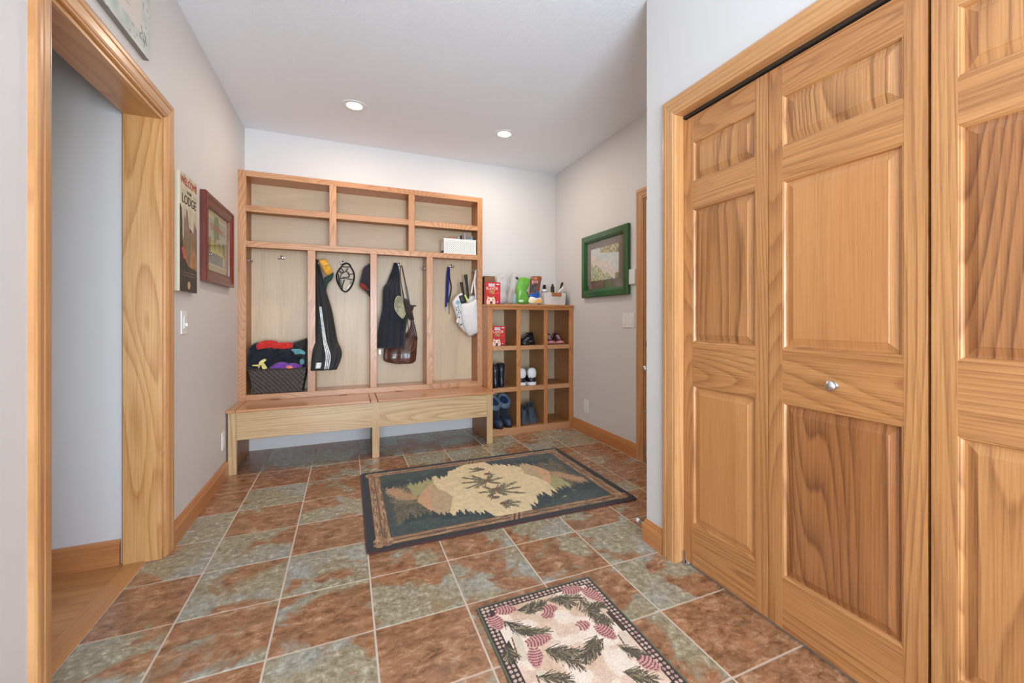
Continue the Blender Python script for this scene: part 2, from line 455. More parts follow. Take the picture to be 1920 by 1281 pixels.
def lettering(text, size, mat, ext=0.0006, align='CENTER', spacing=1.0, xs=1.0):
    cu = bpy.data.curves.new('lettering', 'FONT'); cu.body = text; cu.size = size; cu.extrude = ext; cu.align_x = align; cu.align_y = 'CENTER'
    cu.space_character = spacing; cu.resolution_u = 3
    t = bpy.data.objects.new('lettering', cu); COL.objects.link(t)
    me = bpy.data.meshes.new_from_object(t.evaluated_get(bpy.context.evaluated_depsgraph_get()))
    COL.objects.unlink(t); bpy.data.objects.remove(t)
    me.materials.clear(); me.materials.append(mat); me.transform(Matrix.Diagonal((xs, 1, 1, 1)))
    o = bpy.data.objects.new('lettering', me); COL.objects.link(o); return o
def place(o, parent, x, y, z, rot=(0, 0, 0)):
    o.parent = parent; o.location = (x, y, z); o.rotation_euler = rot; return o
ON_LEFT = Matrix(((0, 0, 1), (1, 0, 0), (0, 1, 0)))       # local X -> +y, Y -> +z, Z -> +x
ON_RIGHT = Matrix(((0, 0, -1), (-1, 0, 0), (0, 1, 0)))    # local X -> -y, Y -> +z, Z -> -x
ON_BACK = Matrix(((1, 0, 0), (0, 0, -1), (0, 1, 0)))      # local X -> +x, Y -> +z, Z -> -y
# ================================================================ THE SETTING
T = 0.335; GX = -0.578; GY = 3.9887
def floor_tiles():
    rust = {(-1, 1): .8, (-1, 2): .7, (-1, 3): .08, (-1, 4): .35, (-1, 5): .95, (-1, 6): .45, (0, -1): .3, (0, 0): .35, (0, 1): .95, (0, 2): .05,
            (0, 3): .9, (0, 4): .3, (0, 5): .5, (0, 6): .62, (0, 7): .6, (1, 0): .4, (1, 1): .5, (1, 2): .7, (1, 3): .45, (1, 4): 1., (1, 5): .3, (1, 6): .6, (1, 7): .25,
            (2, 1): .6, (2, 5): .55, (2, 6): .48, (2, 7): 1., (2, 8): .4, (3, 5): .5, (3, 6): .45, (3, 7): .7, (3, 8): .7, (4, 5): .42, (4, 6): .62, (4, 7): .6, (4, 8): .5,
            (5, 5): .65, (5, 6): .4, (5, 7): .32, (5, 8): .95, (5, 9): .9, (6, 5): .75, (6, 6): .65, (6, 7): .4, (6, 2): .8, (7, 1): .35, (7, 2): .8, (6, 1): .4, (6, 0): .55, (4, 0): .5, (5, 1): .5}
    rnd = random.Random(3)
    mb = MB(); att = []; mats = []
    g = 0.0029; b = 0.0016
    def add(x0, y0, x1, y1, col):
        n = len(mb.v); z0 = -0.0022
        for X0, Y0, X1, Y1, z in ((x0, y0, x1, y1, z0), (x0+b, y0+b, x1-b, y1-b, 0.0)):
            mb.v += [(X0, Y0, z), (X1, Y0, z), (X1, Y1, z), (X0, Y1, z)]
        for q in ((4, 5, 6, 7), (0, 1, 5, 4), (1, 2, 6, 5), (2, 3, 7, 6), (3, 0, 4, 7)):
            mb.f.append(tuple(n+i for i in q)); mb.sm.append(False); mb.uv.append([(0, 0)]*4); mats.append(0)
        att.extend([col]*8)
    for j in range(-2, 10):
        for i in range(-3, 19):
            x0, x1 = GX+j*T, GX+(j+1)*T; y1, y0 = GY-i*T, GY-(i+1)*T
            a0, a1 = max(x0, -0.845), min(x1, XR); c0, c1 = max(y0, YR), min(y1, YB)
            if a1-a0 < 0.012 or c1-c0 < 0.012: continue
            r = rust.get((j, i), rnd.choice((.3, .5, .6, .8, .9)))
            add(a0+g, c0+g, a1-g, c1-g, (r, rnd.random(), rnd.random(), 1))
    n = len(mb.v)
    mb.v += [(-0.845, YR, -0.0015), (XR, YR, -0.0015), (XR, YB, -0.0015), (-0.845, YB, -0.0015)]
    mb.f.append((n, n+1, n+2, n+3)); mb.sm.append(False); mb.uv.append([(0, 0)]*4); mats.append(1); att.extend([(0, 0, 0, 1)]*4)
    o = mb.build('floor', [M['slate'], M['grout']])
    o.data.polygons.foreach_set('material_index', mats)
    ca = o.data.color_attributes.new('tile', 'FLOAT_COLOR', 'POINT'); ca.data.foreach_set('color', [c for a in att for c in a])
    o['kind'] = 'structure'
floor_tiles()

def hall_floor():
    mb = MB(); yy = 0.5; k = 0
    while yy < 2.58:
        x = -2.3-random.random()*.5
        while x < -0.92:
            x1 = min(x+random.uniform(.5, .9), -0.92); mb.box(max(x, -2.3), yy, -0.02, x1-.0006, min(yy+.0815, 2.58), 0.0, 'x') if x1 > -2.3 else None
            x = x1
        yy += .083
    return mb
struct('floor_hall', hall_floor(), M['hallfloor'])
struct('trim_6', MB().box(-0.922, 1.70, -0.01, -0.845, 2.548, 0.006, 'y'), M['hallfloor'], .003)

# walls
mb = MB(); th = 0.14
mb.box(XL-th, YR, -.02, XL, 1.69, ZC); mb.box(XL-th, 2.56, -.02, XL, YB+.12, ZC); mb.box(XL-th, 1.69, 2.075, XL, 2.56, ZC)
struct('wall_left', mb, M['wall'])
struct('wall_back', MB().box(XL-th, YB, -.02, XR+.14, YB+.12, ZC), M['wall'])
mb = MB()   # the wall of the outside door: opening y 1.80 .. 2.72, up to 2.07
mb.box(XR, 2.735, -.02, XR+.14, YB, ZC); mb.box(XR, YC, 2.08, XR+.14, 2.735, ZC); mb.box(XR, YC-.1, -.02, XR+.14, 1.80, ZC)
struct('wall_right', mb, M['wall'])
mb = MB()   # closet wall with its opening y -0.36 .. 1.53, up to 2.055
mb.box(XC, 1.545, -.02, XC+.11, YC, ZC); mb.box(XC, YR, -.02, XC+.11, -.36, ZC); mb.box(XC, -.36, 2.06, XC+.11, 1.545, ZC)
mb.box(XC+.11, YC-.11, -.02, XR, YC, ZC)
struct('wall_closet', mb, M['wall'])
struct('wall_closet_inside', MB().box(XR, YR, -.02, XR+.1, YC-.1, ZC), M['wall'])
mb = MB()   # wall behind the camera with the window
mb.box(XL-th, YR-.12, -.02, -.72, YR, ZC); mb.box(1.32, YR-.12, -.02, XR+.1, YR, ZC); mb.box(-.72, YR-.12, -.02, 1.32, YR, .28); mb.box(-.72, YR-.12, 2.42, 1.32, YR, ZC)
struct('wall_rear', mb, M['wall'])
mb = MB()
for x in (-.72, .26, 1.27): mb.box(x, YR-.08, .28, x+.05, YR-.02, 2.42)
for z in (.28, 2.37): mb.box(-.72, YR-.08, z, 1.32, YR-.02, z+.05, 'x')
wr = struct('window_1', mb, M['trim'], .002)
struct('ceiling', MB().box(XL-th, YR-.12, ZC, XR+.14, YB+.12, ZC+.1), M['ceil'])
# hall beyond the cased opening
mb = MB(); mb.box(-2.3, 2.565, -.02, XL-th, 2.68, ZC); struct('wall_hall', mb, M['wall'])
struct('wall_hall_far', MB().box(-2.4, .4, -.02, -2.3, 2.68, ZC), M['wall'])
mb = MB(); mb.box(-2.4, .30, -.02, -2.0, .4, ZC); mb.box(-1.1, .30, -.02, XL-th, .4, ZC); mb.box(-2.0, .30, -.02, -1.1, .4, .5); mb.box(-2.0, .30, 2.1, -1.1, .4, ZC)
struct('wall_hall_near', mb, M['wall'])
struct('ceiling_hall', MB().box(-2.4, .3, ZC, XL-th, 2.68, ZC+.1), M['ceil'])

# mouldings
CAS = [(0, .0), (0, .008), (.004, .011), (.010, .011), (.014, .014), (.022, .016), (.046, .018), (.052, .015), (.056, .018), (.070, .019), (.078, .017), (.083, .012), (.083, 0)]
def casing(inn, zt, plane, sign, ax='x', scale=1.0, legs=(1, 1), z0=0):
    """moulded casing around an opening; inn = (near, far) along the wall, plane = wall face, sign = direction into the room"""
    mb = MB(); rings = []
    a, b = inn
    def P(t, h, z): return (plane+sign*h, t, z) if ax == 'x' else (t, plane+sign*h, z)
    prof = [(d*scale, h) for d, h in CAS]
    r = lambda f: [P(*f(d, h)) for d, h in prof]
    ringsL = [r(lambda d, h: (a-d, h, z0)), r(lambda d, h: (a-d, h, zt+d))]
    ringsT = [r(lambda d, h: (a-d, h, zt+d)), r(lambda d, h: (b+d, h, zt+d))]
    ringsR = [r(lambda d, h: (b+d, h, zt+d)), r(lambda d, h: (b+d, h, z0))]
    out = []
    for rs, g, on in ((ringsL, 'z', legs[0]), (ringsT, 'y' if ax == 'x' else 'x', 1), (ringsR, 'z', legs[1])):
        if not on: continue
        n = len(prof); o = mb.off()
        for j in range(n-1):
            q = [rs[0][j], rs[0][j+1], rs[1][j+1], rs[1][j]]
            mb.face(q, g, o, ax=(0 if ax == 'x' else 1))
        for k in (0, 1): mb.face(rs[k], g, o, ax=2 if g == 'z' else (1 if ax == 'x' else 0))
    return mb
BASE = [(0, 0), (.017, 0), (.017, .078), (.014, .083), (.014, .088), (.011, .091), (.011, .098), (.006, .106), (.004, .112), (0, .112)]
def baseboard(pts, s=1):
    """pts: polyline of wall face points, the profile grows to the left (s=1) or right of the walk"""
    mb = MB(); P = [Vector((x, y, 0)) for x, y in pts]; rings = []
    for i, p in enumerate(P):
        d1 = (P[i]-P[i-1]).normalized() if i else None; d2 = (P[i+1]-P[i]).normalized() if i < len(P)-1 else None
        n1 = Vector((-d1.y, d1.x, 0))*s if d1 else None; n2 = Vector((-d2.y, d2.x, 0))*s if d2 else None
        if n1 and n2: nn = (n1+n2)/(1+n1.dot(n2))
        else: nn = n1 or n2
        rings.append([p+nn*h+Vector((0, 0, z)) for h, z in BASE])
    for i in range(len(P)-1):
        o = mb.off(); g = 'x' if abs(P[i+1].x-P[i].x) > abs(P[i+1].y-P[i].y) else 'y'
        for j in range(len(BASE)-1): mb.face([rings[i][j], rings[i][j+1], rings[i+1][j+1], rings[i+1][j]], g, o, ax=(1 if g == 'x' else 0))
    for r in (rings[0], rings[-1]): mb.face(r, 'y')
    return mb
struct('trim_1', casing((1.695, 2.548), 2.062, XL, 1), M['trim'])                      # opening in the left wall
struct('trim_2', casing((1.695, 2.548), 2.062, XL-th, -1), M['trim'])
mb = MB()                                                                             # its jamb boards
mb.box(XL-th, 2.53, 0, XL, 2.548, 2.062, 'z'); mb.box(XL-th, 1.695, 0, XL, 1.713, 2.062, 'z'); mb.box(XL-th, 1.713, 2.045, XL, 2.53, 2.0625, 'y')
struct('trim_3', mb, M['jamb'], .001)
struct('baseboard_left', baseboard([(XL, 2.631), (XL, 3.70)], -1), M['base'])
struct('baseboard_left_near', baseboard([(XL, YR), (XL, 1.611)], -1), M['base'])
struct('baseboard_right', baseboard([(XR, 2.815), (XR, 3.875)], 1), M['base'])
struct('baseboard_closet', baseboard([(XC, 1.618), (XC, YC), (XR, YC)], 1), M['base'])
struct('baseboard_closet_near', baseboard([(XC, YR), (XC, -.43)], 1), M['base'])
struct('baseboard_hall', baseboard([(-2.3, 2.565), (XL-th-.018, 2.565)], -1), M['base'])
struct('trim_4', casing((-.345, 1.535), 2.048, XC, -1), M['trim'])                     # around the closet doors
mb = MB()
mb.box(XC, 1.535, 0, XC+.1, 1.545, 2.048); mb.box(XC, -.36, 0, XC+.1, -.345, 2.048); mb.box(XC, -.36, 2.048, XC+.1, 1.545, 2.06, 'y')
cj = struct('trim_7', mb, M['trim'])
tr = MB().box(XC+.035, -.34, 2.034, XC+.075, 1.53, 2.047, 'y').build('door_track', M['black_gap']); tr.parent = cj
br = MB(); br.box(XC+.02, 1.500, .0, XC+.075, 1.532, .004); br.box(XC+.03, 1.526, .0, XC+.07, 1.533, .05)
br.lathe([(.0, .004), (.009, .004), (.009, .016), (.004, .018), (.0, .018)], (XC+.048, 1.512, 0), 12)
br = br.build('pivot_bracket', M['nickel']); br.parent = cj
struct('trim_5', casing((1.83, 2.735), 2.062, XR, -1), M['trim'])                      # outside door
mb = MB(); mb.box(XR, 2.72, 0, XR+.14, 2.735, 2.062); mb.box(XR, 1.845, 2.05, XR+.14, 2.72, 2.062, 'y'); mb.box(XR, 1.83, 0, XR+.14, 1.845, 2.05)
mb.box(XR+.055, 2.705, .02, XR+.07, 2.72, 2.05); struct('trim_8', mb, M['trim'])

# closet doors: two bifold pairs
def raised(mb, xf, y0, y1, z0, z1, o, g='z'):
    """raised field facing -x: sloped border then flat field; xf = frame face"""
    e = .028; xd = xf+.011; xs = xf+.003
    O = [(xd, y0, z0), (xd, y1, z0), (xd, y1, z1), (xd, y0, z1)]
    A = [(xd, y0+.008, z0+.008), (xd, y1-.008, z0+.008), (xd, y1-.008, z1-.008), (xd, y0+.008, z1-.008)]
    B = [(xs+.0015, y0+e, z0+e), (xs+.0015, y1-e, z0+e), (xs+.0015, y1-e, z1-e), (xs+.0015, y0+e, z1-e)]
    D = [(xs, y0+e+.002, z0+e+.002), (xs, y1-e-.002, z0+e+.002), (xs, y1-e-.002, z1-e-.002), (xs, y0+e+.002, z1-e-.002)]
    for P, Q in ((O, A), (A, B), (B, D)):
        for i in range(4):
            j = (i+1) % 4; mb.face([P[i], Q[i], Q[j], P[j]], g, o, ax=0)
    mb.face([D[0], D[3], D[2], D[1]], g, o, ax=0)
def stick(mb, xf, y0, y1, z0, z1):
    """the moulded inner edge of the frame around a panel"""
    pr = [(0, 0), (.003, .0015), (.005, .0015), (.008, .006), (.010, .0115)]
    o = mb.off()
    for (d0, h0), (d1, h1) in zip(pr[:-1], pr[1:]):
        P = [(xf+h0, y0+d0, z0+d0), (xf+h0, y1-d0, z0+d0), (xf+h0, y1-d0, z1-d0), (xf+h0, y0+d0, z1-d0)]
        Q = [(xf+h1, y0+d1, z0+d1), (xf+h1, y1-d1, z0+d1), (xf+h1, y1-d1, z1-d1), (xf+h1, y0+d1, z1-d1)]
        for i in range(4):
            j = (i+1) % 4; mb.face([P[i], Q[i], Q[j], P[j]], 'y' if i % 2 == 0 else 'z', o, ax=0)
ZR = [(.012, .195), (.82, 1.01), (1.61, 1.73), (1.913, 2.026)]
def leaf(parent, y0, y1, mats, sl=.054, knob=None):
    xf = XC+.04; xb = xf+.032
    mb = MB()
    mb.box(xf, y0, .012, xb, y0+sl, 2.026, 'z'); mb.box(xf, y1-sl, .012, xb, y1, 2.026, 'z')
    for a, b in ZR: mb.box(xf+.0004, y0+sl, a, xb, y1-sl, b, 'y')
    for (a, b), (c, d) in zip(ZR[:-1], ZR[1:]): stick(mb, xf, y0+sl, y1-sl, b, c)
    L = part('leaf', mb, M['door'], parent)
    for (a, b), (c, d), m in zip(ZR[:-1], ZR[1:], mats):
        q = MB(); o = q.off(); raised(q, xf, y0+sl+.008, y1-sl-.008, b+.008, c-.008, o)
        q.box(xb-.012, y0+sl, b, xb-.008, y1-sl, c, 'z')
        part('raised_panel', q, M[m], L)
    if knob:
        k = MB().lathe([(.0, .001), (.011, .0), (.011, -.003), (.006, -.006), (.006, -.014), (.012, -.018), (.0165, -.024), (.0165, -.029), (.012, -.034), (.005, -.0365), (.0, -.037)], (xf, knob, .905), 24, 'x')
        part('knob', k, M['nickel'], L, label='brushed nickel round knob')
    return L
def door_root(name, loc):
    o = bpy.data.objects.new(name, None); COL.objects.link(o); o.location = loc; o['kind'] = 'structure'; return o
d1 = door_root('door_1', (XC+.05, 1.08, 0))
leaf(d1, 1.101, 1.532, ('panel_plain', 'panel', 'panel'))
leaf(d1, .626, 1.098, ('panel_dark', 'panel_plain', 'panel'), knob=.863)
d2 = door_root('door_2', (XC+.05, .14, 0))
leaf(d2, .146, .618, ('door', 'panel_dark', 'door')); leaf(d2, -.34, .143, ('panel', 'panel', 'panel'))
# outside door seen edge-on in the right wall
d3 = door_root('door_3', (XR+.09, 2.28, 0))
part('door_leaf', MB().box(XR+.004, 1.85, .02, XR+.048, 2.716, 2.046), M['white_plastic'], d3, bev=.002)
for z, r, L_ in ((.925, .030, .5), (.735, .028, 1)):
    k = MB().lathe([(r, .0), (r, -.006), (.012, -.008), (.012, -.035*L_), (.022, -.045*L_), (.024, -.056*L_), (.016, -.066*L_), (.0, -.067*L_)], (XR+.004, 2.668, z), 20, 'x')
    part('door_handle', k, M['nickel'], d3)
part('chain_knob', MB().lathe([(.014, 0), (.014, -.004), (.006, -.006), (.006, -.02), (.012, -.026), (.008, -.034), (.0, -.035)], (XR+.004, 2.69, .40), 16, 'x'), M['nickel'], d3)
mb = MB(); mb.tube([(XR-.002, 2.719, .05), (XR-.002, 2.719, .14)], .006); part('hinge', mb, M['nickel'], d3)
part('threshold', MB().box(XR-.01, 1.85, 0, XR+.13, 2.72, .018, 'y'), M['nickel'], d3, bev=.004)

# ================================================================ CEILING LAMPS
def lamp(x, y, p, lab):
    t = thing('recessed_light', lab, 'ceiling light', (x, y, ZC), group='recessed ceiling lights')
    part('trim_ring', MB().lathe([(.088, 0), (.088, -.003), (.080, -.006), (.062, -.006), (.0545, -.002), (.0545, .0), (.088, 0)], n=40, cap=False), M['white_plastic'], t, world=False)
    part('diffuser', MB().lathe([(.0, -.001), (.054, -.001), (.054, -.0035), (.0, -.0035)], n=40), M['glow'], t, world=False)
    o = area_light('lamp_light', (x, y, ZC-.012), (0, 0, 0), .12, .12, p, WARM, 'DISK')
    return t
labs = ['round recessed ceiling light nearer the left wall, above the coat locker', 'round recessed ceiling light nearer the right wall, farther from the camera']
for i, (x, y, p) in enumerate(LAMPS):
    if i < 2: lamp(x, y, p, labs[i])
    else: lamp(x, y, p, 'round recessed ceiling light in the near part of the room, outside the view')

# ================================================================ WALL PLATES
def plate(name, label, cat, mat3, loc, w, h, kind, group=None):
    t = thing(name, label, cat, loc, matrix=mat3, group=group)
    part('wall_plate', MB().box(-w/2, -h/2, 0, w/2, h/2, .006), M['white_plastic'], t, False, bev=.0025, seg=2)
    if kind == 'outlet':
        for s in (-1, 1):
            part('socket', MB().box(-.017, s*.019-.013, .006, .017, s*.019+.013, .0085), M['white_plastic'], t, False, bev=.003, seg=2)
    else:
        for c in kind:
            part('rocker', MB().box(c-.016, -.033, .006, c+.016, .033, .0095), M['white_plastic'], t, False, bev=.002)
            if name == 'dimmer_switch': part('slider', MB().box(c+.004, -.02, .0095, c+.013, -.004, .018), M['white_plastic'], t, False, bev=.001)
    return t
plate('dimmer_switch', 'white dimmer switch on the left wall under the lodge sign', 'light switch', ON_LEFT, (XL, 2.812, 1.098), .08, .124, (0,))
plate('power_outlet', 'white power outlet on the left wall, low beside the bench end', 'power outlet', ON_LEFT, (XL, 3.60, .272), .075, .12, 'outlet')
plate('power_outlet', 'white power outlet low on the right wall beside the cubby shelf', 'power outlet', ON_RIGHT, (XR, 3.62, .272), .075, .12, 'outlet')
plate('light_switch', 'double white light switch on the right wall beside the door casing', 'light switch', ON_RIGHT, (XR, 2.935, 1.104), .165, .12, (-.045, .045))
t = thing('wall_thermostat', 'small plain white plate high on the right wall behind the green frame', 'thermostat', (XR, 2.875, 1.46), matrix=ON_RIGHT)
part('body', MB().box(-.045, -.062, 0, .045, .062, .018), M['white_plastic'], t, False, bev=.004, seg=2)

# door stop on the baseboard of the closet wall end
t = thing('door_stop', 'spring door stop with a white rubber tip on the closet wall baseboard', 'door stop', (1.395, YC+.018, .062))
cp = [(math.cos(a)*.0055, .004+a/(2*PI)*.0055, math.sin(a)*.0055) for a in np.linspace(0, 2*PI*11, 130)]
part('spring', MB().tube(cp, .0013, 5), M['nickel'], t, False)
part('rubber_tip', MB().lathe([(.0, .062), (.009, .062), (.010, .066), (.010, .078), (.006, .083), (.0, .083)], (0, 0, 0), 14, 'y'), M['white_plastic'], t, False)
# ================================================================ COAT LOCKER
LF = 4.05; LB = 4.285
lock = thing('coat_locker', 'tall oak coat locker with shelves and four hook bays against the back wall', 'coat locker', (.215, 4.17, .463))
UX = [(-.785, -.731), (-.135, -.081), (.516, .569), (1.163, 1.212)]
LX = [(-.785, -.731), (-.298, -.241), (.19, .244), (.677, .733), (1.163, 1.212)]
for k, (a, b) in enumerate((UX[0], UX[3])):
    part('stile', MB().box(a, LF, .463, b, LF+.02, 2.298, 'z'), M['frame'], lock, bev=.0015)
for a, b in UX[1:3]: part('stile', MB().box(a, LF, 1.738, b, LF+.02, 2.252, 'z'), M['frame'], lock, bev=.0015)
for a, b in LX[1:4]: part('stile', MB().box(a, LF, .51, b, LF+.02, 1.69, 'z'), M['frame'], lock, bev=.0015)
part('rail', MB().box(-.731, LF, 2.252, 1.163, LF+.02, 2.298, 'x'), M['frame'], lock, bev=.0015)
part('rail', MB().box(-.731, LF, 1.69, 1.163, LF+.02, 1.738, 'x'), M['frame'], lock, bev=.0015)
part('rail', MB().box(-.731, LF, .463, 1.163, LF+.02, .51, 'x'), M['frame'], lock, bev=.0015)
for (a, b), (c, d) in zip(UX[:-1], UX[1:]): part('shelf_edge', MB().box(b, LF, 1.973, c, LF+.02, 2.021, 'x'), M['frame'], lock, bev=.0015)
part('side_panel', MB().box(-.783, LF+.02, .4665, -.735, LB, 2.296), M['cubby_ply'], lock)
part('side_panel', MB().box(1.167, LF+.02, .4665, 1.210, LB, 2.296), M['cubby_ply'], lock)
part('top_panel', MB().box(-.735, LF+.02, 2.256, 1.167, LB, 2.296, 'x'), M['cubby'], lock)
for a, b in UX[1:3]: part('upper_divider', MB().box(a+.006, LF+.02, 1.736, b-.006, LB, 2.256, 'z'), M['cubby_ply'], lock)
for a, b in LX[1:4]: part('bay_divider', MB().box(a+.002, LF+.02, .508, b-.002, LB, 1.712, 'z'), M['frame'], lock)
part('shelf', MB().box(-.735, LF+.02, 2.0, 1.167, LB, 2.019, 'x'), M['cubby_ply'], lock)
part('shelf', MB().box(-.735, LF+.02, 1.712, 1.167, LB, 1.736, 'x'), M['cubby_ply'], lock)
part('bay_floor', MB().box(-.735, LF+.02, .463, 1.167, LB, .508, 'x'), M['lid'], lock)
part('back_panel', MB().box(-.783, LB, 1.71, 1.210, LB+.012, 2.296, 'x'), M['ply'], lock)
part('back_panel', MB().box(-.783, LB, .463, 1.210, LB+.012, 1.71, 'z'), M['ply'], lock)
def hook(p, n):
    """double prong coat hook; p on the panel, n = way it points out"""
    n = Vector(n)*.82; s = Vector((n.y, -n.x, 0)).normalized()*.82; u = Vector((0, 0, .85)); p = Vector(p)
    mb = MB()
    rings = []
    for r, h in ((.0, 0), (.014, 0), (.014, .002), (.011, .005), (.0, .006)):
        rings.append([p+n*h+(s*math.cos(a)+u*math.sin(a)*1.5)*max(r, .0004) for a in np.linspace(0, 2*PI, 17)[:-1]])
    mb.loft(rings)
    mb.tube(smooth_path([p+n*.004+u*.006, p+n*.016+u*.010, p+n*.024+u*.012]), .0062, 8)
    for k in (-1, 1):
        mb.tube(smooth_path([p+n*.004-u*.004, p+n*.014-u*.016+s*k*.010, p+n*.022-u*.020+s*k*.022, p+n*.026-u*.010+s*k*.031, p+n*.028+u*.001+s*k*.032]), .0038, 8)
        mb.loft([[p+n*.028+u*(.001+.0055*math.sin(b))+s*k*.032+(s*math.cos(a)+n*math.sin(a))*.0055*max(math.cos(b), .05) for a in np.linspace(0, 2*PI, 11)[:-1]] for b in np.linspace(-PI/2, PI/2, 6)])
    part('coat_hook', mb, M['chrome'], lock)
for u, v in ((528, 483), (643, 493), (748, 496.5), (845.5, 499)):
    hook(W(u, v, LB), (0, -1, 0))
HZ = 1.60
for x, s in ((-.735, 1), (.192, -1), (.679, -1), (-.243, 1), (1.167, -1)): hook((x, 4.16, HZ), (s, 0, 0))
for u, v in ((561.5, 375.5), (655, 384.5), (822, 401.5)):
    q = W(u, v, LB); part('screw', MB().lathe([(.0, 0), (.004, 0), (.003, -.002), (.0, -.002)], q, 10, 'y'), M['chrome'], lock)

# ================================================================ BENCH
M['bronze'] = pbr('dark_bronze', (96, 72, 56), .5, .6)
bench = thing('storage_bench', 'long oak storage bench with two hinged lids on three posts below the coat locker', 'bench', (.21, 3.98, 0))
BF = 3.68
for a, b in ((-.773, -.720), (.187, .241), (1.143, 1.198)): part('post', MB().box(a, BF, 0, b, BF+.022, .445, 'z'), M['bench'], bench, bev=.0015)
part('front_board', MB().box(-.720, BF+.001, .245, 1.143, BF+.021, .445, 'x'), M['bench'], bench, bev=.001)
part('side_panel', MB().box(-.773, BF+.022, 0, -.754, 4.298, .445, 'z'), M['cubby_ply'], bench)
part('side_panel', MB().box(1.178, BF+.022, 0, 1.198, 4.298, .445, 'z'), M['cubby_ply'], bench)
part('centre_panel', MB().box(.200, BF+.022, 0, .220, 4.298, .445, 'z'), M['cubby_ply'], bench)
part('bottom_panel', MB().box(-.754, BF+.022, .248, 1.178, 4.298, .262, 'x'), M['cubby_ply'], bench)
part('top_frame', MB().box(-.783, BF-.018, .445, -.727, 4.295, .463, 'y'), M['lid'], bench, bev=.003, seg=2)
part('top_frame', MB().box(.176, BF-.018, .445, .226, 4.295, .463, 'y'), M['lid'], bench, bev=.002)
part('top_frame', MB().box(1.148, BF-.018, .445, 1.206, 4.295, .463, 'y'), M['lid'], bench, bev=.003, seg=2)
part('top_frame', MB().box(-.727, 4.03, .445, .176, 4.295, .463, 'x'), M['lid'], bench)
part('top_frame', MB().box(.226, 4.03, .445, 1.148, 4.295, .463, 'x'), M['lid'], bench)
for a, b in ((-.724, .1725), (.2295, 1.145)):
    L = part('lid', MB().box(a, BF-.022, .4455, b, 4.027, .4645, 'x'), M['lid'], bench, bev=.005, seg=3)
    for f in (.22, .78):
        x = a+(b-a)*f; m = MB().tube([(x-.032, 4.026, .4650), (x+.032, 4.026, .4650)], .0022, 8)
        part('hinge', m, M['bronze'], L)

# ================================================================ CUBBY SHELF
CF = 3.88; CBK = 4.285
cub = thing('shoe_cubby', 'oak shoe cubby of nine compartments in the back right corner', 'cubby shelf', (1.66, 4.08, 0))
SX = [(1.212, 1.261), (1.504, 1.546), (1.796, 1.836), (2.081, 2.127)]
for a, b in SX: part('stile', MB().box(a, CF, .068 if (a, b) in SX[1:3] else 0, b, CF+.02, 1.235 if (a, b) in (SX[0], SX[3]) else 1.205, 'z'), M['cubby'], cub, bev=.0015)
part('rail', MB().box(1.261, CF, 1.205, 2.081, CF+.02, 1.235, 'x'), M['cubby'], cub, bev=.0015)
part('rail', MB().box(1.261, CF, 0, 2.081, CF+.02, .068, 'x'), M['frame'], cub, bev=.0015)
for (a, b), (c, d) in zip(SX[:-1], SX[1:]):
    for z0, z1 in ((.815, .857), (.415, .457)): part('shelf_edge', MB().box(b, CF, z0, c, CF+.02, z1, 'x'), M['frame'], cub, bev=.0015)
part('top', MB().box(1.20, CF-.018, 1.235, 2.128, 4.298, 1.256, 'x'), M['cubby'], cub, bev=.004, seg=2)
part('side_panel', MB().box(1.212, CF+.02, 0, 1.230, CBK, 1.235), M['cubby'], cub)
part('side_panel', MB().box(2.108, CF+.02, 0, 2.127, CBK, 1.235), M['cubby'], cub)
for a, b in SX[1:3]: part('divider', MB().box((a+b)/2-.009, CF+.02, .05, (a+b)/2+.009, CBK, 1.235), M['cubby_ply'], cub)
for z in (.856, .456, .067): part('shelf', MB().box(1.230, CF+.02, z-.018, 2.108, CBK, z, 'x'), M['cubby_ply'], cub)
part('back_panel', MB().box(1.212, CBK, .0, 2.127, CBK+.012, 1.235), M['ply'], cub)

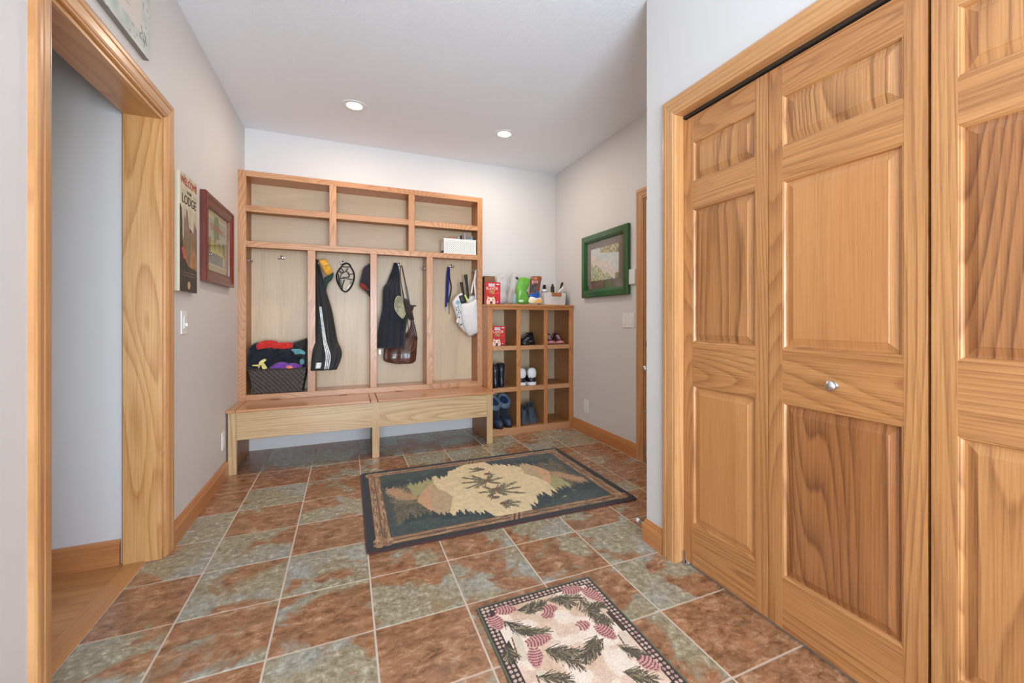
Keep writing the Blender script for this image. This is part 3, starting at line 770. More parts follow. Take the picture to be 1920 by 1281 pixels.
# ================================================================ RUGS
def big_rug():
    w, h = 1.565, 1.150
    c = Canvas(w, h, .0034, (26, 26, 27)); n1 = c.noise(.05); n2 = c.noise(.016); n3 = c.noise(.007)
    # log border
    b0, b1 = .045, .125
    inner = (c.X > b0) & (c.X < w-b0) & (c.Y > b0*.9) & (c.Y < h-b0*.9)
    c.A[inner] = (34, 26, 22)
    def log(x0, y0, x1, y1, wd):
        hx = abs(x1-x0) > abs(y1-y0); c.line(x0, y0, x1, y1, wd, (150, 112, 76))
        k = c.rng
        L = abs(x1-x0)+abs(y1-y0)
        for i in range(int(L/.012)):
            t = k.random(); o = (k.random()-.5)*wd*.8; ln = .03+.05*k.random(); col = ((98, 66, 44), (176, 138, 98), (196, 160, 118), (120, 84, 58))[int(k.random()*4)]
            X, Y = x0+(x1-x0)*t, y0+(y1-y0)*t
            if hx: c.line(X, Y+o, min(X+ln, max(x0, x1)), Y+o+.001, .0045, col)
            else: c.line(X+o, Y, X+o+.001, min(Y+ln, max(y0, y1)), .0045, col)
    for o in (.062, .098):
        log(.05, o, w-.05, o, .030); log(.05, h-o, w-.05, h-o, .030)
    for o in (.066, .104):
        log(o, .05, o, h-.05, .032); log(w-o, .05, w-o, h-.05, .032)
    for X, Y in ((.085, .08), (w-.085, .08), (.085, h-.08), (w-.085, h-.08)):
        for i in range(11):
            a = c.rng.random(2)-.5; c.ell(X+a[0]*.085, Y+a[1]*.075, .017, .011, ((164, 126, 88), (140, 98, 66), (188, 150, 108))[i % 3], i)
    for Y in (.08, h-.08):
        for i in range(5): c.line(w/2-.035+i*.014, Y-.035, w/2-.005+i*.014, Y+.035, .008, ((170, 132, 92), (70, 46, 34))[i % 2])
    ix0, ix1, iy0, iy1 = .125, w-.125, .118, h-.118
    R = (c.X > ix0) & (c.X < ix1) & (c.Y > iy0) & (c.Y < iy1)
    hill = np.stack([92+70*(n3-.4)+30*(n1-.5), 84+58*(n3-.4)+26*(n1-.5), 62+50*(n3-.4)+20*(n1-.5)], -1)
    c.A[R] = hill[R]
    def both(pts, col):
        for P in (pts, [(w-x, h-y) for x, y in pts]):
            m = c.inside(P) & R; c.A[m] = col
    X_, Y_ = c.X.copy(), c.Y.copy(); q1 = c.noise(.04); q2 = c.noise(.04); q3 = c.rng.random(c.X.shape); q4 = c.rng.random(c.X.shape)
    def warp(a, b): c.X = X_+a*(q1-.5)+b*(q3-.5); c.Y = Y_+a*(q2-.5)+b*(q4-.5)
    def both(pts, col, rough=0):
        for P in (pts, [(w-x, h-y) for x, y in pts]):
            m = c.inside(P) & R
            if rough: m &= (n3+.6*c.rng.random(m.shape) > rough)
            c.A[m] = col if isinstance(col, tuple) else col[m]
    warp(.03, .03)
    both([(.13, .80), (.177, .80), (.23, .74), (.30, .62), (.33, .52), (.26, .53), (.20, .60), (.13, .72)], (186, 146, 104), .35)
    warp(.012, .012)
    both([(.471, .927), (.448, .757), (.394, .699), (.337, .589), (.307, .577), (.28, .736), (.30, .90), (.394, .95)], (164, 158, 104))
    warp(0, .004)
    both([(.447, .764), (.419, .674), (.388, .553), (.378, .435), (.378, .289), (.336, .407), (.305, .503), (.339, .601), (.396, .713)], (206, 160, 118))
    both([(.447, .764), (.46, .642), (.492, .586), (.519, .482), (.483, .365), (.434, .243), (.376, .28), (.378, .435), (.388, .553), (.419, .674)], (190, 162, 122))
    cream = [(.46, .867), (.518, .923), (.614, .949), (.686, 1.007), (.772, 1.064), (.925, 1.036), (.997, .945), (1.05, .90), (1.10, .80), (1.079, .674), (1.126, .587), (1.159, .478), (1.154, .348), (1.131, .224), (1.071, .2), (1.017, .175), (.955, .155), (.913, .117), (.792, .09), (.686, .12), (.621, .129), (.499, .204), (.439, .242), (.483, .365), (.519, .482), (.492, .586), (.46, .642), (.449, .748)]
    m = c.inside(cream) & R; c.A[m] = (228, 204, 158)
    both([(1.06, .91), (1.12, .90), (1.16, .76), (1.19, .66), (1.179, .58), (1.12, .60), (1.079, .674), (1.05, .80)], (192, 164, 124)) if False else None
    dark = np.stack([34+34*n3+10*n1, 46+34*n3+12*n1, 48+26*n3+8*n1], -1)
    warp(.03, .018)
    both([(.11, .277), (.169, .241), (.257, .281), (.298, .283), (.359, .287), (.423, .217), (.504, .223), (.557, .215), (.61, .176), (.683, .122), (.593, .08), (.39, .08), (.231, .08), (.104, .08)], dark)
    both([(.096, 1.10), (.181, 1.10), (.367, 1.10), (.64, 1.06), (.601, .998), (.52, .938), (.453, .925), (.424, .947), (.374, .902), (.323, .84), (.299, .89), (.265, .865), (.218, .895), (.145, .845), (.107, .87)], dark)
    both([(.09, .936), (.145, .892), (.150, .669), (.165, .494), (.18, .267), (.097, .173)], dark, .42)
    c.X, c.Y = X_, Y_
    rg = random.Random(4)
    def tree(x, y, hh, up, cols=((38, 50, 52), (30, 42, 46), (46, 60, 58))):
        for k in range(7):
            f = k/7; yy = y+up*hh*f; ww = hh*.30*(1-f)+.003; sh = rg.uniform(-.004, .004)
            P = [(x-ww+sh, yy), (x+ww+sh, yy+up*.004), (x, yy+up*hh*.30)]
            both(P, cols[rg.randrange(3)])
    def along(line, up, h0, h1):
        for (x0, y0), (x1, y1) in zip(line[:-1], line[1:]):
            L = math.hypot(x1-x0, y1-y0); k = max(1, int(L/.024))
            for i in range(k):
                t = (i+rg.random()*.6)/k; tree(x0+(x1-x0)*t, y0+(y1-y0)*t-up*.03, rg.uniform(h0, h1), up)
    along([(.21, .27), (.273, .284), (.359, .287), (.425, .226), (.504, .223), (.555, .211), (.608, .176), (.681, .125)], 1, .055, .11)
    along([(.135, .835), (.218, .889), (.264, .865), (.321, .83), (.373, .892), (.452, .916), (.519, .926), (.60, .99), (.66, 1.02)], -1, .06, .13)
    def sprig(x, y, x1, y1):
        L = math.hypot(x1-x, y1-y); a = math.atan2(y1-y, x1-x)
        for i in range(int(26+L*420)):
            t = rg.random(); X, Y = x+(x1-x)*t, y+(y1-y)*t; l = .040*rg.uniform(.6, 1)*(1-.35*t)
            b_ = a+rg.choice((-1, 1))*rg.uniform(.25, .75)
            c.line(X, Y, X+math.cos(b_)*l, Y+math.sin(b_)*l, .0036, rg.choice(((122, 116, 82), (96, 92, 66), (146, 138, 100), (82, 80, 58))))
        c.line(x, y, x+(x1-x)*.85, y+(y1-y)*.85, .004, (120, 86, 60))
    for o, tips in (((.785, .644), ((.656, .773), (.638, .679), (.639, .582), (.721, .783), (.693, .567), (.894, .667), (.852, .575), (.86, .75))),
                    ((.793, .467), ((.959, .551), (.939, .361), (.953, .46), (.887, .553), (.698, .474), (.741, .554), (.729, .395), (.831, .378))),
                    ((.815, .871), ((.747, .925), (.743, .867), (.795, .929))), ((.776, .27), ((.87, .252), (.838, .207), (.779, .21), (.831, .294)))):
        for tp in tips: sprig(*o, *tp)
    c.line(.75, .56, .86, .82, .007, (140, 94, 66)); c.line(.72, .34, .84, .56, .007, (140, 94, 66))
    for x, y in ((.833, .777), (.796, .654), (.807, .493), (.76, .368), (.779, .269), (.818, .88)):
        c.ell(x, y, .026, .021, (96, 64, 48))
        for k in range(4): c.line(x-.018+k*.010, y-.012, x-.012+k*.010, y+.012, .003, (158, 118, 88))
    edge = (c.X < .010) | (c.X > w-.010) | (c.Y < .010) | (c.Y > h-.010); c.A[edge] = (70, 34, 34)
    c.speckle(.06); c.speckle(.05, .02)
    # rounded corners
    def P(x, y):
        r = .03; cx = np.clip(x, r, w-r); cy = np.clip(y, r, h-r); dx, dy = x-cx, y-cy; d = np.maximum(np.hypot(dx, dy), 1e-9)
        m = np.maximum(abs(dx), abs(dy)); k = np.where((abs(dx) > 0) & (abs(dy) > 0), m/d, 1)
        X = cx+dx*k; Y = cy+dy*k
        e = np.minimum(np.minimum(x, w-x), np.minimum(y, h-y)); z = .008-.004*np.clip(1-e/.008, 0, 1)**2
        return np.stack([X-w/2, Y-h/2, z], 1)
    o = c.mesh('area_rug', M['rug'], P, .0072)
    o.location = (.868, 2.745, .0012); o.rotation_euler = (0, 0, -.004)
    o['label'] = 'large lodge area rug with pine trees, mountains and log border on the tile floor'; o['category'] = 'rug'
big_rug()
def small_rug():
    w, h = .500, .80
    c = Canvas(w, h, .0021, (226, 198, 168)); n1 = c.noise(.07); n2 = c.noise(.012); n3 = c.noise(.03)
    c.A[:] = np.stack([214+30*n1+14*n2, 178+40*n1+16*n2, 148+50*n1+16*n2], -1)-10
    c.rect(0, 0, w, h, (0, 0, 0)) if False else None
    m = (n1+.4*n3 > .78); c.A[m] = c.A[m]*.45+np.array((250, 236, 218))*.55
    fr = .046
    m = (c.X < fr) | (c.X > w-fr) | (c.Y > h-fr) | (c.Y < fr); c.A[m] = (58, 38, 34)
    m = ((c.X > fr) & (c.X < fr+.012) | (c.X < w-fr) & (c.X > w-fr-.012)) & (n3 > .55) & (c.Y < h-fr); c.A[m] = (70, 46, 38)
    st = .0185
    for (x0, y0, x1, y1) in ((.010, .010, .042, h-.01), (w-.042, .010, w-.010, h-.01), (.01, h-.042, w-.01, h-.010), (.01, .01, w-.01, .042)):
        nx = max(2, round((x1-x0)/st)); ny = max(2, round((y1-y0)/st)); sx = (x1-x0)/nx; sy = (y1-y0)/ny
        for i in range(nx):
            for j in range(ny):
                X, Y = x0+(i+.5)*sx, y0+(j+.5)*sy
                c.ell(X, Y, sx*.36, sy*.36, (206, 178, 160) if c.rng.random() < .8 else (176, 140, 126))
    rg = random.Random(9)
    # pale birch bark strips along the sides
    for x, y, L in ((.075, .50, .10), (.09, .30, .12), (w-.085, .56, .13), (w-.08, .36, .10), (.10, .12, .1), (.075, .20, .1)):
        c.line(x, y, x+.012, y+L, .030, (222, 204, 180)); c.line(x-.016, y, x-.004, y+L, .005, (120, 78, 58))
    def branch(x, y, L, a, spread=.062):
        for i in range(120):
            t = rg.random()**.8; X, Y = x+math.cos(a)*L*t, y+math.sin(a)*L*t; l = spread*rg.uniform(.5, 1)*(1-.3*t); s_ = rg.choice((-1, 1)); b = a+s_*rg.uniform(.1, .8)
            c.line(X, Y, X+math.cos(b)*l, Y+math.sin(b)*l, .0026, rg.choice(((84, 76, 58), (112, 100, 72), (64, 56, 46), (150, 134, 100), (74, 66, 54))))
    def cone(x, y, L, a):
        dx, dy = math.cos(a), math.sin(a)
        N_ = max(4, int(L/.0105))
        for i in range(N_):
            t = (i+.5)/N_; wd = .023*math.sin(PI*(t*.8+.12)); bx, by = x+dx*L*t, y+dy*L*t
            arc = [(bx-dy*wd*k+dx*.006*(1-k*k), by+dx*wd*k+dy*.006*(1-k*k)) for k in (-1, -.5, 0, .5, 1)]
            for (ax, ay), (bx2, by2) in zip(arc[:-1], arc[1:]):
                c.line(ax, ay, bx2, by2, .0105, (206, 156, 146))
                c.line(ax-dx*.004, ay-dy*.004, bx2-dx*.004, by2-dy*.004, .0048, (140, 62, 66))
    def seg(x0, y0, x1, y1): return (x0, y0, math.hypot(x1-x0, y1-y0), math.atan2(y1-y0, x1-x0))
    for b in ((.135, .723, .239, .716), (.256, .731, .382, .70), (.387, .69, .394, .565), (.357, .617, .439, .619), (.07, .694, .15, .585), (.08, .642, .178, .582), (.151, .505, .228, .409), (.161, .506, .24, .453), (.365, .47, .269, .424), (.351, .496, .285, .428),
              (.385, .425, .431, .352), (.338, .324, .405, .264), (.085, .416, .157, .374), (.039, .578, .041, .525), (.314, .739, .337, .68), (.157, .691, .223, .715), (.43, .58, .40, .52), (.06, .36, .12, .28), (.12, .30, .22, .24), (.40, .22, .30, .18), (.10, .16, .20, .12), (.42, .14, .34, .08), (.25, .10, .32, .14)):
        branch(*seg(*b))
    for k in ((.061, .752, .139, .733), (.042, .735, .050, .655), (.345, .755, .431, .738), (.435, .738, .463, .64), (.230, .685, .283, .677), (.222, .672, .250, .640), (.105, .553, .195, .549), (.123, .528, .100, .450), (.305, .55, .352, .555), (.372, .535, .398, .452), (.420, .350, .45, .284), (.10, .34, .09, .27), (.36, .24, .43, .20), (.07, .18, .14, .16), (.28, .14, .34, .10)):
        cone(*seg(*k))
    e = .006; m = (c.X < e) | (c.X > w-e) | (c.Y < e) | (c.Y > h-e); c.A[m] = (92, 104, 80)
    c.speckle(.09)
    o = c.mesh('door_mat', M['rug'], lambda x, y: np.stack([x-w/2, y-h/2, np.full(x.shape, .006)], 1), .0052)
    o.location = (.704, 1.601-h/2, .0012)
    o['label'] = 'small pine cone mat with a checkered border in front of the closet doors'; o['category'] = 'rug'
small_rug()

# ================================================================ PICTURES AND SIGNS
def frame_border(w, h, prof, mat, parent, name='frame'):
    """mitred picture frame; prof = (distance in from the outer edge, height)"""
    mb = MB(); C = [(-1, -1), (1, -1), (1, 1), (-1, 1)]
    rings = [[(sx*(w/2-d), sy*(h/2-d), z) for sx, sy in C] for d, z in prof]
    for i in range(4):
        j = (i+1) % 4; o = mb.off()
        for a, b in zip(rings[:-1], rings[1:]): mb.face([a[i], a[j], b[j], b[i]], 'x' if i % 2 == 0 else 'y', o, ax=2)
    mb.face([rings[0][3], rings[0][2], rings[0][1], rings[0][0]], 'x')
    return part(name, mb, mat, parent, False)
M['cherry'] = oak('cherry_frame_wood', lin((126, 52, 34)), lin((106, 40, 28)), lin((70, 26, 20)), rings=5, vs=9, us=.4, amt=.5, rough=.35, coat=.25)
M['green'] = pbr('green_lacquer', (22, 84, 24), .25, bump=.05, coat=.5)
M['dark_ink'] = pbr('dark_ink', (52, 34, 30), .7)
M['red_ink'] = pbr('red_ink', (168, 62, 44), .7)
M['gray_ink'] = pbr('gray_ink', (92, 88, 84), .7)
# cherry framed picture on the left wall
t = thing('framed_picture', 'dark cherry framed green and cream print hanging on the left wall', 'picture', (XL, 3.43, 1.61), matrix=ON_LEFT)
w, h = .675, .535
frame_border(w, h, [(0, 0), (0, .028), (.006, .034), (.022, .034), (.026, .028), (.060, .022), (.066, .026), (.074, .020), (.076, .008)], M['cherry'], t)
c = Canvas(w-.15, h-.15, .0022, (168, 158, 122)); cw, ch = c.w, c.h
c.rect(.045, .04, cw-.045, ch-.04, (224, 216, 190)); c.rect(.050, .045, cw-.050, ch-.045, (150, 162, 150))
n = c.noise(.03); I = (c.X > .05) & (c.X < cw-.05) & (c.Y > .045) & (c.Y < ch-.045)
m = I & (c.Y < ch*.50); c.A[m] = (142, 140, 92); m = I & (c.Y < ch*.30); c.A[m] = (112, 126, 120)
for x in (.08, .20, .30, .40): c.poly([(x-.05, .12), (x+.05, .12), (x+.02, .22+.03*math.sin(x*40)), (x-.02, .20)], (96, 110, 52))
c.poly([(.18, .22), (.30, .22), (.31, .30), (.28, .36), (.20, .36), (.17, .30)], (88, 104, 50))
for k in range(6): c.poly([(.10+k*.05, .12), (.125+k*.05, .20), (.15+k*.05, .12)], (196, 186, 118))
c.ell(cw-.11, .085, .022, .04, (216, 178, 146)); c.ell(cw-.11, .125, .012, .014, (206, 160, 128))
c.A[I] *= (1+.16*(n[I]-.5))[:, None]
o = c.mesh('print', M['print'], lambda x, y: np.stack([x-cw/2, y-ch/2, np.full(x.shape, .009)], 1)); o.parent = t
L = lettering('SHAWANO', .062, M['red_ink'], .0004, xs=1.05); place(L, o, .01, .085, .0094)
_q = MB(); _q.face([(-w/2+.073, -h/2+.073, .013), (w/2-.073, -h/2+.073, .013), (w/2-.073, h/2-.073, .013), (-w/2+.073, h/2-.073, .013)]); part('pane', _q, M['glass'], t, False)
# green framed topographic art on the right wall
t = thing('framed_picture', 'green framed relief map art on brown mat hanging on the right wall', 'picture', (XR, 3.283, 1.612), matrix=ON_RIGHT)
w, h = .745, .585
frame_border(w, h, [(0, 0), (0, .030), (.006, .036), (.050, .036), (.056, .030), (.060, .030), (.074, .018), (.076, .008)], M['green'], t)
part('mat_board', MB().box(-w/2+.07, -h/2+.07, .004, w/2-.07, h/2-.07, .007), pbr('brown_mat_board', (112, 96, 86), .8, bump=.2), t, False)
c = Canvas(.455, .300, .0020, (206, 196, 186)); cw, ch = c.w, c.h; n = c.noise(.03); n2 = c.noise(.012); n3 = c.noise(.055)
c.A[:] = np.stack([188+30*n, 200+20*n, 200+14*n], -1)
band = c.Y+.42*c.X; m = (band < .235+.05*n3); c.A[m] = np.stack([214+16*n, 196+20*n, 186+20*n], -1)[m]
m = (band < .15+.05*n3); c.A[m] = np.stack([120+110*n2, 128+100*n2, 86+90*n2], -1)[m]
m = ((c.Y > .245-.05*(c.X/.455-.5)) & (c.X > .16)) ; c.A[m] = np.stack([96+130*n2, 92+120*n2, 60+90*n2], -1)[m]
m = ((c.X > .40) & (c.Y < .05)); c.A[m] = (128, 130, 70)
for k in range(9): 
    m = abs(((n3*6+c.Y*8+c.X*3) % 1)-.5) < .03; 
c.A[m] *= .86
o = c.mesh('relief_map', M['print'], lambda x, y: np.stack([x-cw/2-.004, y-ch/2+.006, .012+.006*np.sin(x*60)*np.sin(y*70)*0], 1), .004); o.parent = t
_q = MB(); _q.face([(-w/2+.073, -h/2+.073, .017), (w/2-.073, -h/2+.073, .017), (w/2-.073, h/2-.073, .017), (-w/2+.073, h/2-.073, .017)]); part('pane', _q, M['glass'], t, False)
# welcome to the lodge sign
t = thing('lodge_sign', 'tall wooden welcome to the lodge sign hanging on the left wall', 'sign', (XL, 2.815, 1.56), matrix=ON_LEFT)
w, h = .262, .604
part('backing_board', MB().box(-w/2, -h/2, 0, w/2, h/2, .022, 'y'), pbr('pale_board_edge', (206, 192, 168), .7, bump=.2), t, False, bev=.001)
for k in range(3):
    a, b = -w/2+k*w/3+.0012, -w/2+(k+1)*w/3-.0012
    c = Canvas(b-a, h, .0022, (196, 184, 158)); n = c.noise(.03); X0 = a+w/2
    G = [(0, .40), (.02, .43), (.045, .39), (.06, .33), (.085, .36), (.10, .41), (.12, .42), (.14, .33), (.17, .30), (.19, .37), (.22, .38), (.262, .33), (.262, .0), (0, 0)]
    sh = lambda P: [(x-X0, y) for x, y in P]
    c.poly(sh([(.05, .30), (.06, .40), (.075, .37), (.09, .43), (.11, .42), (.13, .34), (.20, .32), (.215, .39), (.24, .36), (.262, .35), (.262, .2), (.05, .2)]), (134, 106, 96))
    c.poly(sh([(.0, .20), (.08, .33), (.12, .28), (.20, .32), (.262, .26), (.262, .1), (0, .1)]), (122, 110, 82))
    c.poly(sh([(0, .44), (.02, .42), (.03, .36), (.035, .26), (.06, .17), (.05, .12), (0, .1)]), (52, 42, 36))
    c.poly(sh([(.02, .22), (.06, .235), (.10, .17), (.13, .12), (.16, .10), (.10, .11), (.05, .16)]), (192, 92, 66))
    c.poly(sh([(.14, .12), (.15, .28), (.17, .30), (.18, .22), (.22, .24), (.25, .2), (.25, .14)]), (168, 118, 78))
    c.ell(.155-X0, .30, .014, .018, (150, 104, 74)); c.ell(.157-X0, .324, .018, .010, (84, 60, 44))
    c.poly(sh([(0, 0), (.262, 0), (.262, .12), (.20, .125), (.12, .135), (.07, .17), (0, .16)]), (54, 44, 40))
    for y in (.095, .080): c.rect(.03-X0, y, .235-X0, y+.007, (104, 88, 78))
    c.ell(.131-X0, .035, .022, .020, (206, 172, 142))
    c.A *= (1+.2*(n-.5))[..., None]
    o = c.mesh('painted_board', M['print'], (lambda a: lambda x, y: np.stack([x+a, y-h/2, np.full(x.shape, .0245)], 1))(a), .002); o.parent = t
    if k == 1:
        for tx, sz, y, m, xs in (('WELCOME', .056, .262, 'red_ink', .92), ('TO THE', .020, .215, 'dark_ink', 1), ('LODGE', .066, .170, 'dark_ink', 1.02)):
            place(lettering(tx, sz, M[m], .0006, xs=xs), o, 0, y-.0, .0252)
# marble sign high above the opening
t = thing('wall_sign', 'gray marbled sign with a cream panel and the word together, above the cased opening', 'sign', (XL, 1.93, 2.36), matrix=ON_LEFT)
w, h = .80, .30
c = Canvas(w, h, .0035, (196, 200, 192)); n = c.noise(.05); n2 = c.noise(.02)
c.A[:] = np.stack([182+34*n, 190+26*n, 182+26*n], -1); c.A[(n2 > .8)] = (164, 170, 162)
c.rect(.08, .072, w-.075, h-.055, (222, 208, 198))
for a in ((w-.05, .05, -.03, .05), (w-.05, .05, -.045, -.0), (w-.03, .05, -.02, .04), (w-.09, .06, .01, .012), (w-.055, .03, .02, .05)): c.line(a[0], a[1], a[0]+a[2], a[1]+a[3], .007, (120, 124, 116))
o = c.mesh('face_panel', M['print'], lambda x, y: np.stack([x-w/2, y-h/2, np.full(x.shape, .0205)], 1)); o.parent = t
part('board', MB().box(-w/2, -h/2, 0, w/2, h/2, .020), pbr('sign_edge', (140, 134, 126), .7), t, False)
def script(txt, y, sz): 
    L = lettering(txt, sz, M['gray_ink'], .0004); me = L.data
    me.transform(Matrix.Shear('XY', 4, (.25, 0))) if False else None
    place(L, o, .09, y, .0212)
script('together', .055, .085)
for y in (.004, -.016, -.036): part('small_lettering', MB().box(-.02, y, .0208, .22, y+.003, .0212), pbr('pale_ink', (190, 176, 168), .8), o, False)
# ================================================================ THINGS IN THE LOCKER BAYS
K = dict(black=cloth('black_nylon', (20, 19, 19), bs=200, rough=.65), stripe=cloth('white_stripe', (232, 232, 230)), charcoal=cloth('charcoal_fleece', (28, 32, 40), bump=.5, bs=500),
         navy=cloth('navy_cotton', (14, 19, 32)), red=cloth('red_fleece', (196, 40, 36)), teal=cloth('teal_knit', (92, 150, 158)), yellow=cloth('pale_yellow_knit', (222, 206, 128)),
         purple=cloth('purple_fleece', (112, 62, 150)), coral=cloth('coral_pompom', (232, 130, 112), bump=.8), dkgreen=cloth('dark_green_twill', (30, 58, 48)), gold=cloth('gold_mesh', (206, 150, 44)),
         olive=cloth('khaki_lining', (156, 152, 124)), dkbrown=cloth('dark_waxed_cotton', (46, 36, 30)), canvas=cloth('white_canvas', (218, 214, 210), bump=.3, bs=600, var=.02), blue=cloth('blue_webbing', (30, 40, 110)),
         rust=cloth('rust_knit', (120, 44, 26)), plum=cloth('black_plum_knit', (40, 32, 42)))
M['leather'] = pbr('brown_leather', (84, 50, 38), .4, bump=.35, bscale=60, coat=.4, var=.25, vscale=14)
M['dark_leather'] = pbr('dark_brown_strap', (62, 30, 22), .4, coat=.2)
M['rubber'] = pbr('black_rubber', (28, 28, 30), .45)
M['steel'] = pbr('steel_wire', (170, 170, 172), .3, 1.0)
M['wicker'] = pbr('brown_resin_wicker', (58, 46, 39), .55, var=.2, vscale=60)

# wicker basket
t = thing('wicker_basket', 'dark brown woven basket full of winter clothes on the locker floor', 'basket', (-.515, 4.165, .508))
def wicker():
    mb = MB(); n = 176; m = 40; rings = []
    x0, x1, y0, y1 = -.722, -.308, 4.066, 4.272
    for i in range(m+1):
        f = i/m; z = .510+.196*f; ins = .034*(1-f)
        per = []
        a0, a1, b0, b1 = x0+ins, x1-ins, y0+ins*.35, y1-ins*.35
        for k in range(n):
            p = k/n*4; e = int(p) % 4; q = p-int(p)
            P = ((a0+(a1-a0)*q, b0, 0, -1), (a1, b0+(b1-b0)*q, 1, 0), (a1-(a1-a0)*q, b1, 0, 1), (a0, b1-(b1-b0)*q, -1, 0))[e]
            d = .0036*math.sin(k*PI/2+PI/4+(i//4 % 2)*PI)*abs(math.sin(i*PI/4))+.0008
            if i == m: d = .004
            per.append((P[0]+P[2]*d, P[1]+P[3]*d, z))
        rings.append(per)
    return mb.loft(rings, True)
part('woven_body', wicker(), M['wicker'], t, sharp=180)
rim = [(-.722, 4.066, .708), (-.308, 4.066, .708), (-.308, 4.272, .708), (-.722, 4.272, .708), (-.722, 4.066, .708)]
part('rim', MB().tube(rim, .0055, 8), M['wicker'], t)
def heap(name, c, r, seed, mat, label, cat, amp=.22, freq=7, group=None):
    mb = MB(); rings = []
    for i in range(25):
        b = -PI/2+PI*i/24; ring = []
        for k in range(40):
            a = 2*PI*k/40; d = Vector((math.cos(b)*math.cos(a), math.cos(b)*math.sin(a), math.sin(b)))
            f = 1+amp*mnoise.noise(d*1.3+Vector((seed, 0, 0)))+amp*.35*mnoise.ridged_multi_fractal(d*freq*.35+Vector((0, seed, 0)), .8, 2, 3, .5, 1.5)*.5
            ring.append((c[0]+d.x*r[0]*f, c[1]+d.y*r[1]*f, c[2]+d.z*r[2]*f))
        rings.append(ring)
    return single(name, mb.loft(rings), mat, label, cat, group, sharp=180)
def clothpiece(name, poly, y, th, mat, label, cat, wr=.5, seed=0, y2=None):
    pts = [W(u, v, y) for u, v in poly]
    return single(name, pillow(pts, th, wr, 5, seed, (0, .7, .95, 1.0)), mat, label, cat, sharp=180)
G = 'winter clothes in the wicker basket'
def ph(u, v): return (455+u/11.14, 630+v/11.14)
clothpiece('jacket', [ph(*p) for p in ((90, 690), (80, 420), (110, 290), (200, 180), (330, 130), (470, 160), (700, 200), (900, 230), (1000, 280), (1010, 500), (900, 680), (500, 700))], 4.17, .085, K['navy'], 'navy blue jacket heaped in the left of the wicker basket', 'clothing', .6, 1)
clothpiece('scarf', [ph(*p) for p in ((280, 200), (360, 130), (480, 92), (640, 95), (740, 125), (700, 190), (600, 250), (430, 270), (300, 290))], 4.115, .03, K['red'], 'red and black fleece scarf crumpled at the top left of the basket heap', 'clothing', .7, 2)
clothpiece('fleece_hat', [ph(*p) for p in ((560, 215), (640, 165), (760, 140), (900, 135), (1020, 140), (1080, 235), (980, 262), (880, 275), (700, 290))], 4.105, .026, K['red'], 'bright red folded fleece hat on top of the basket heap', 'hat', .25, 3)
clothpiece('jacket', [ph(*p) for p in ((980, 280), (1010, 160), (1120, 110), (1260, 70), (1350, 60), (1352, 300), (1350, 660), (1200, 660), (1100, 500), (1080, 380))], 4.16, .07, K['black'], 'black jacket heaped in the right of the wicker basket', 'clothing', .7, 4)
clothpiece('trousers', [ph(*p) for p in ((130, 680), (120, 520), (240, 400), (420, 300), (560, 260), (720, 300), (900, 290), (1040, 290), (1150, 400), (1240, 420), (1200, 560), (1000, 560), (760, 550), (620, 620), (500, 690))], 4.12, .05, K['navy'], 'dark navy snow trousers folded across the middle of the basket heap', 'clothing', .9, 5)
clothpiece('mitten', [ph(*p) for p in ((1010, 280), (1120, 272), (1230, 285), (1310, 345), (1290, 390), (1200, 375), (1100, 390), (1060, 340))], 4.072, .012, K['teal'], 'light teal mitten at the right of the basket heap', 'glove', .4, 6)
clothpiece('glove', [ph(*p) for p in ((345, 545), (420, 490), (470, 478), (500, 500), (480, 525), (410, 545), (460, 580), (510, 680), (420, 695), (410, 630), (370, 620), (335, 690), (310, 640), (200, 630), (210, 605), (320, 610))], 4.066, .010, K['yellow'], 'pale yellow glove hanging over the front of the basket heap', 'glove', .3, 7)
clothpiece('fleece_hat', [ph(*p) for p in ((570, 690), (620, 620), (720, 555), (860, 545), (960, 575), (1060, 560), (1180, 590), (1250, 620), (1200, 670), (1000, 690))], 4.078, .022, K['purple'], 'purple fleece hat at the front edge of the wicker basket', 'hat', .5, 8)
clothpiece('pompom', [ph(*p) for p in ((900, 670), (915, 630), (970, 612), (1030, 630), (1050, 672), (970, 685))], 4.058, .012, K['coral'], 'small coral pink pompom at the basket front rim', 'pompom', .4, 9)
clothpiece('mitten', [ph(*p) for p in ((1190, 560), (1200, 500), (1260, 480), (1290, 540), (1270, 590), (1220, 600))], 4.075, .012, K['teal'], 'small dark teal mitten low at the right of the basket heap', 'glove', .4, 10)

# black track trousers
rows = [(487, 591, 596.5, 4.165, .012), (500, 591, 600, 4.16, .02), (517, 591, 605, 4.15, .03), (545, 591, 612, 4.14, .035), (580, 591, 622.5, 4.12, .038), (615, 591, 629, 4.10, .040), (640, 590.5, 633.5, 4.075, .042), (655, 587, 640, 4.035, .040), (670, 584.5, 641, 4.01, .036), (694, 582.5, 632, 3.995, .034)]
t = thing('track_trousers', 'black track trousers with three white stripes hanging at the left of the second bay', 'trousers', tuple(W(605, 694, 4.02)))
mb, pt = drape(rows, 3.2, .007, 1)
part('trouser_body', mb, K['black'], t, sharp=180)
for k, (a0, a1) in enumerate(((2.02, 1.50), (1.92, 1.37), (1.82, 1.24))):
    part('stripe', strip_on(pt, .43, .985, a0, a1, .085, .0022), K['stripe'], t, sharp=180)
part('label_patch', strip_on(pt, .93, .975, 2.05, 2.05, .42, .0025, 4), K['stripe'], t, sharp=180)
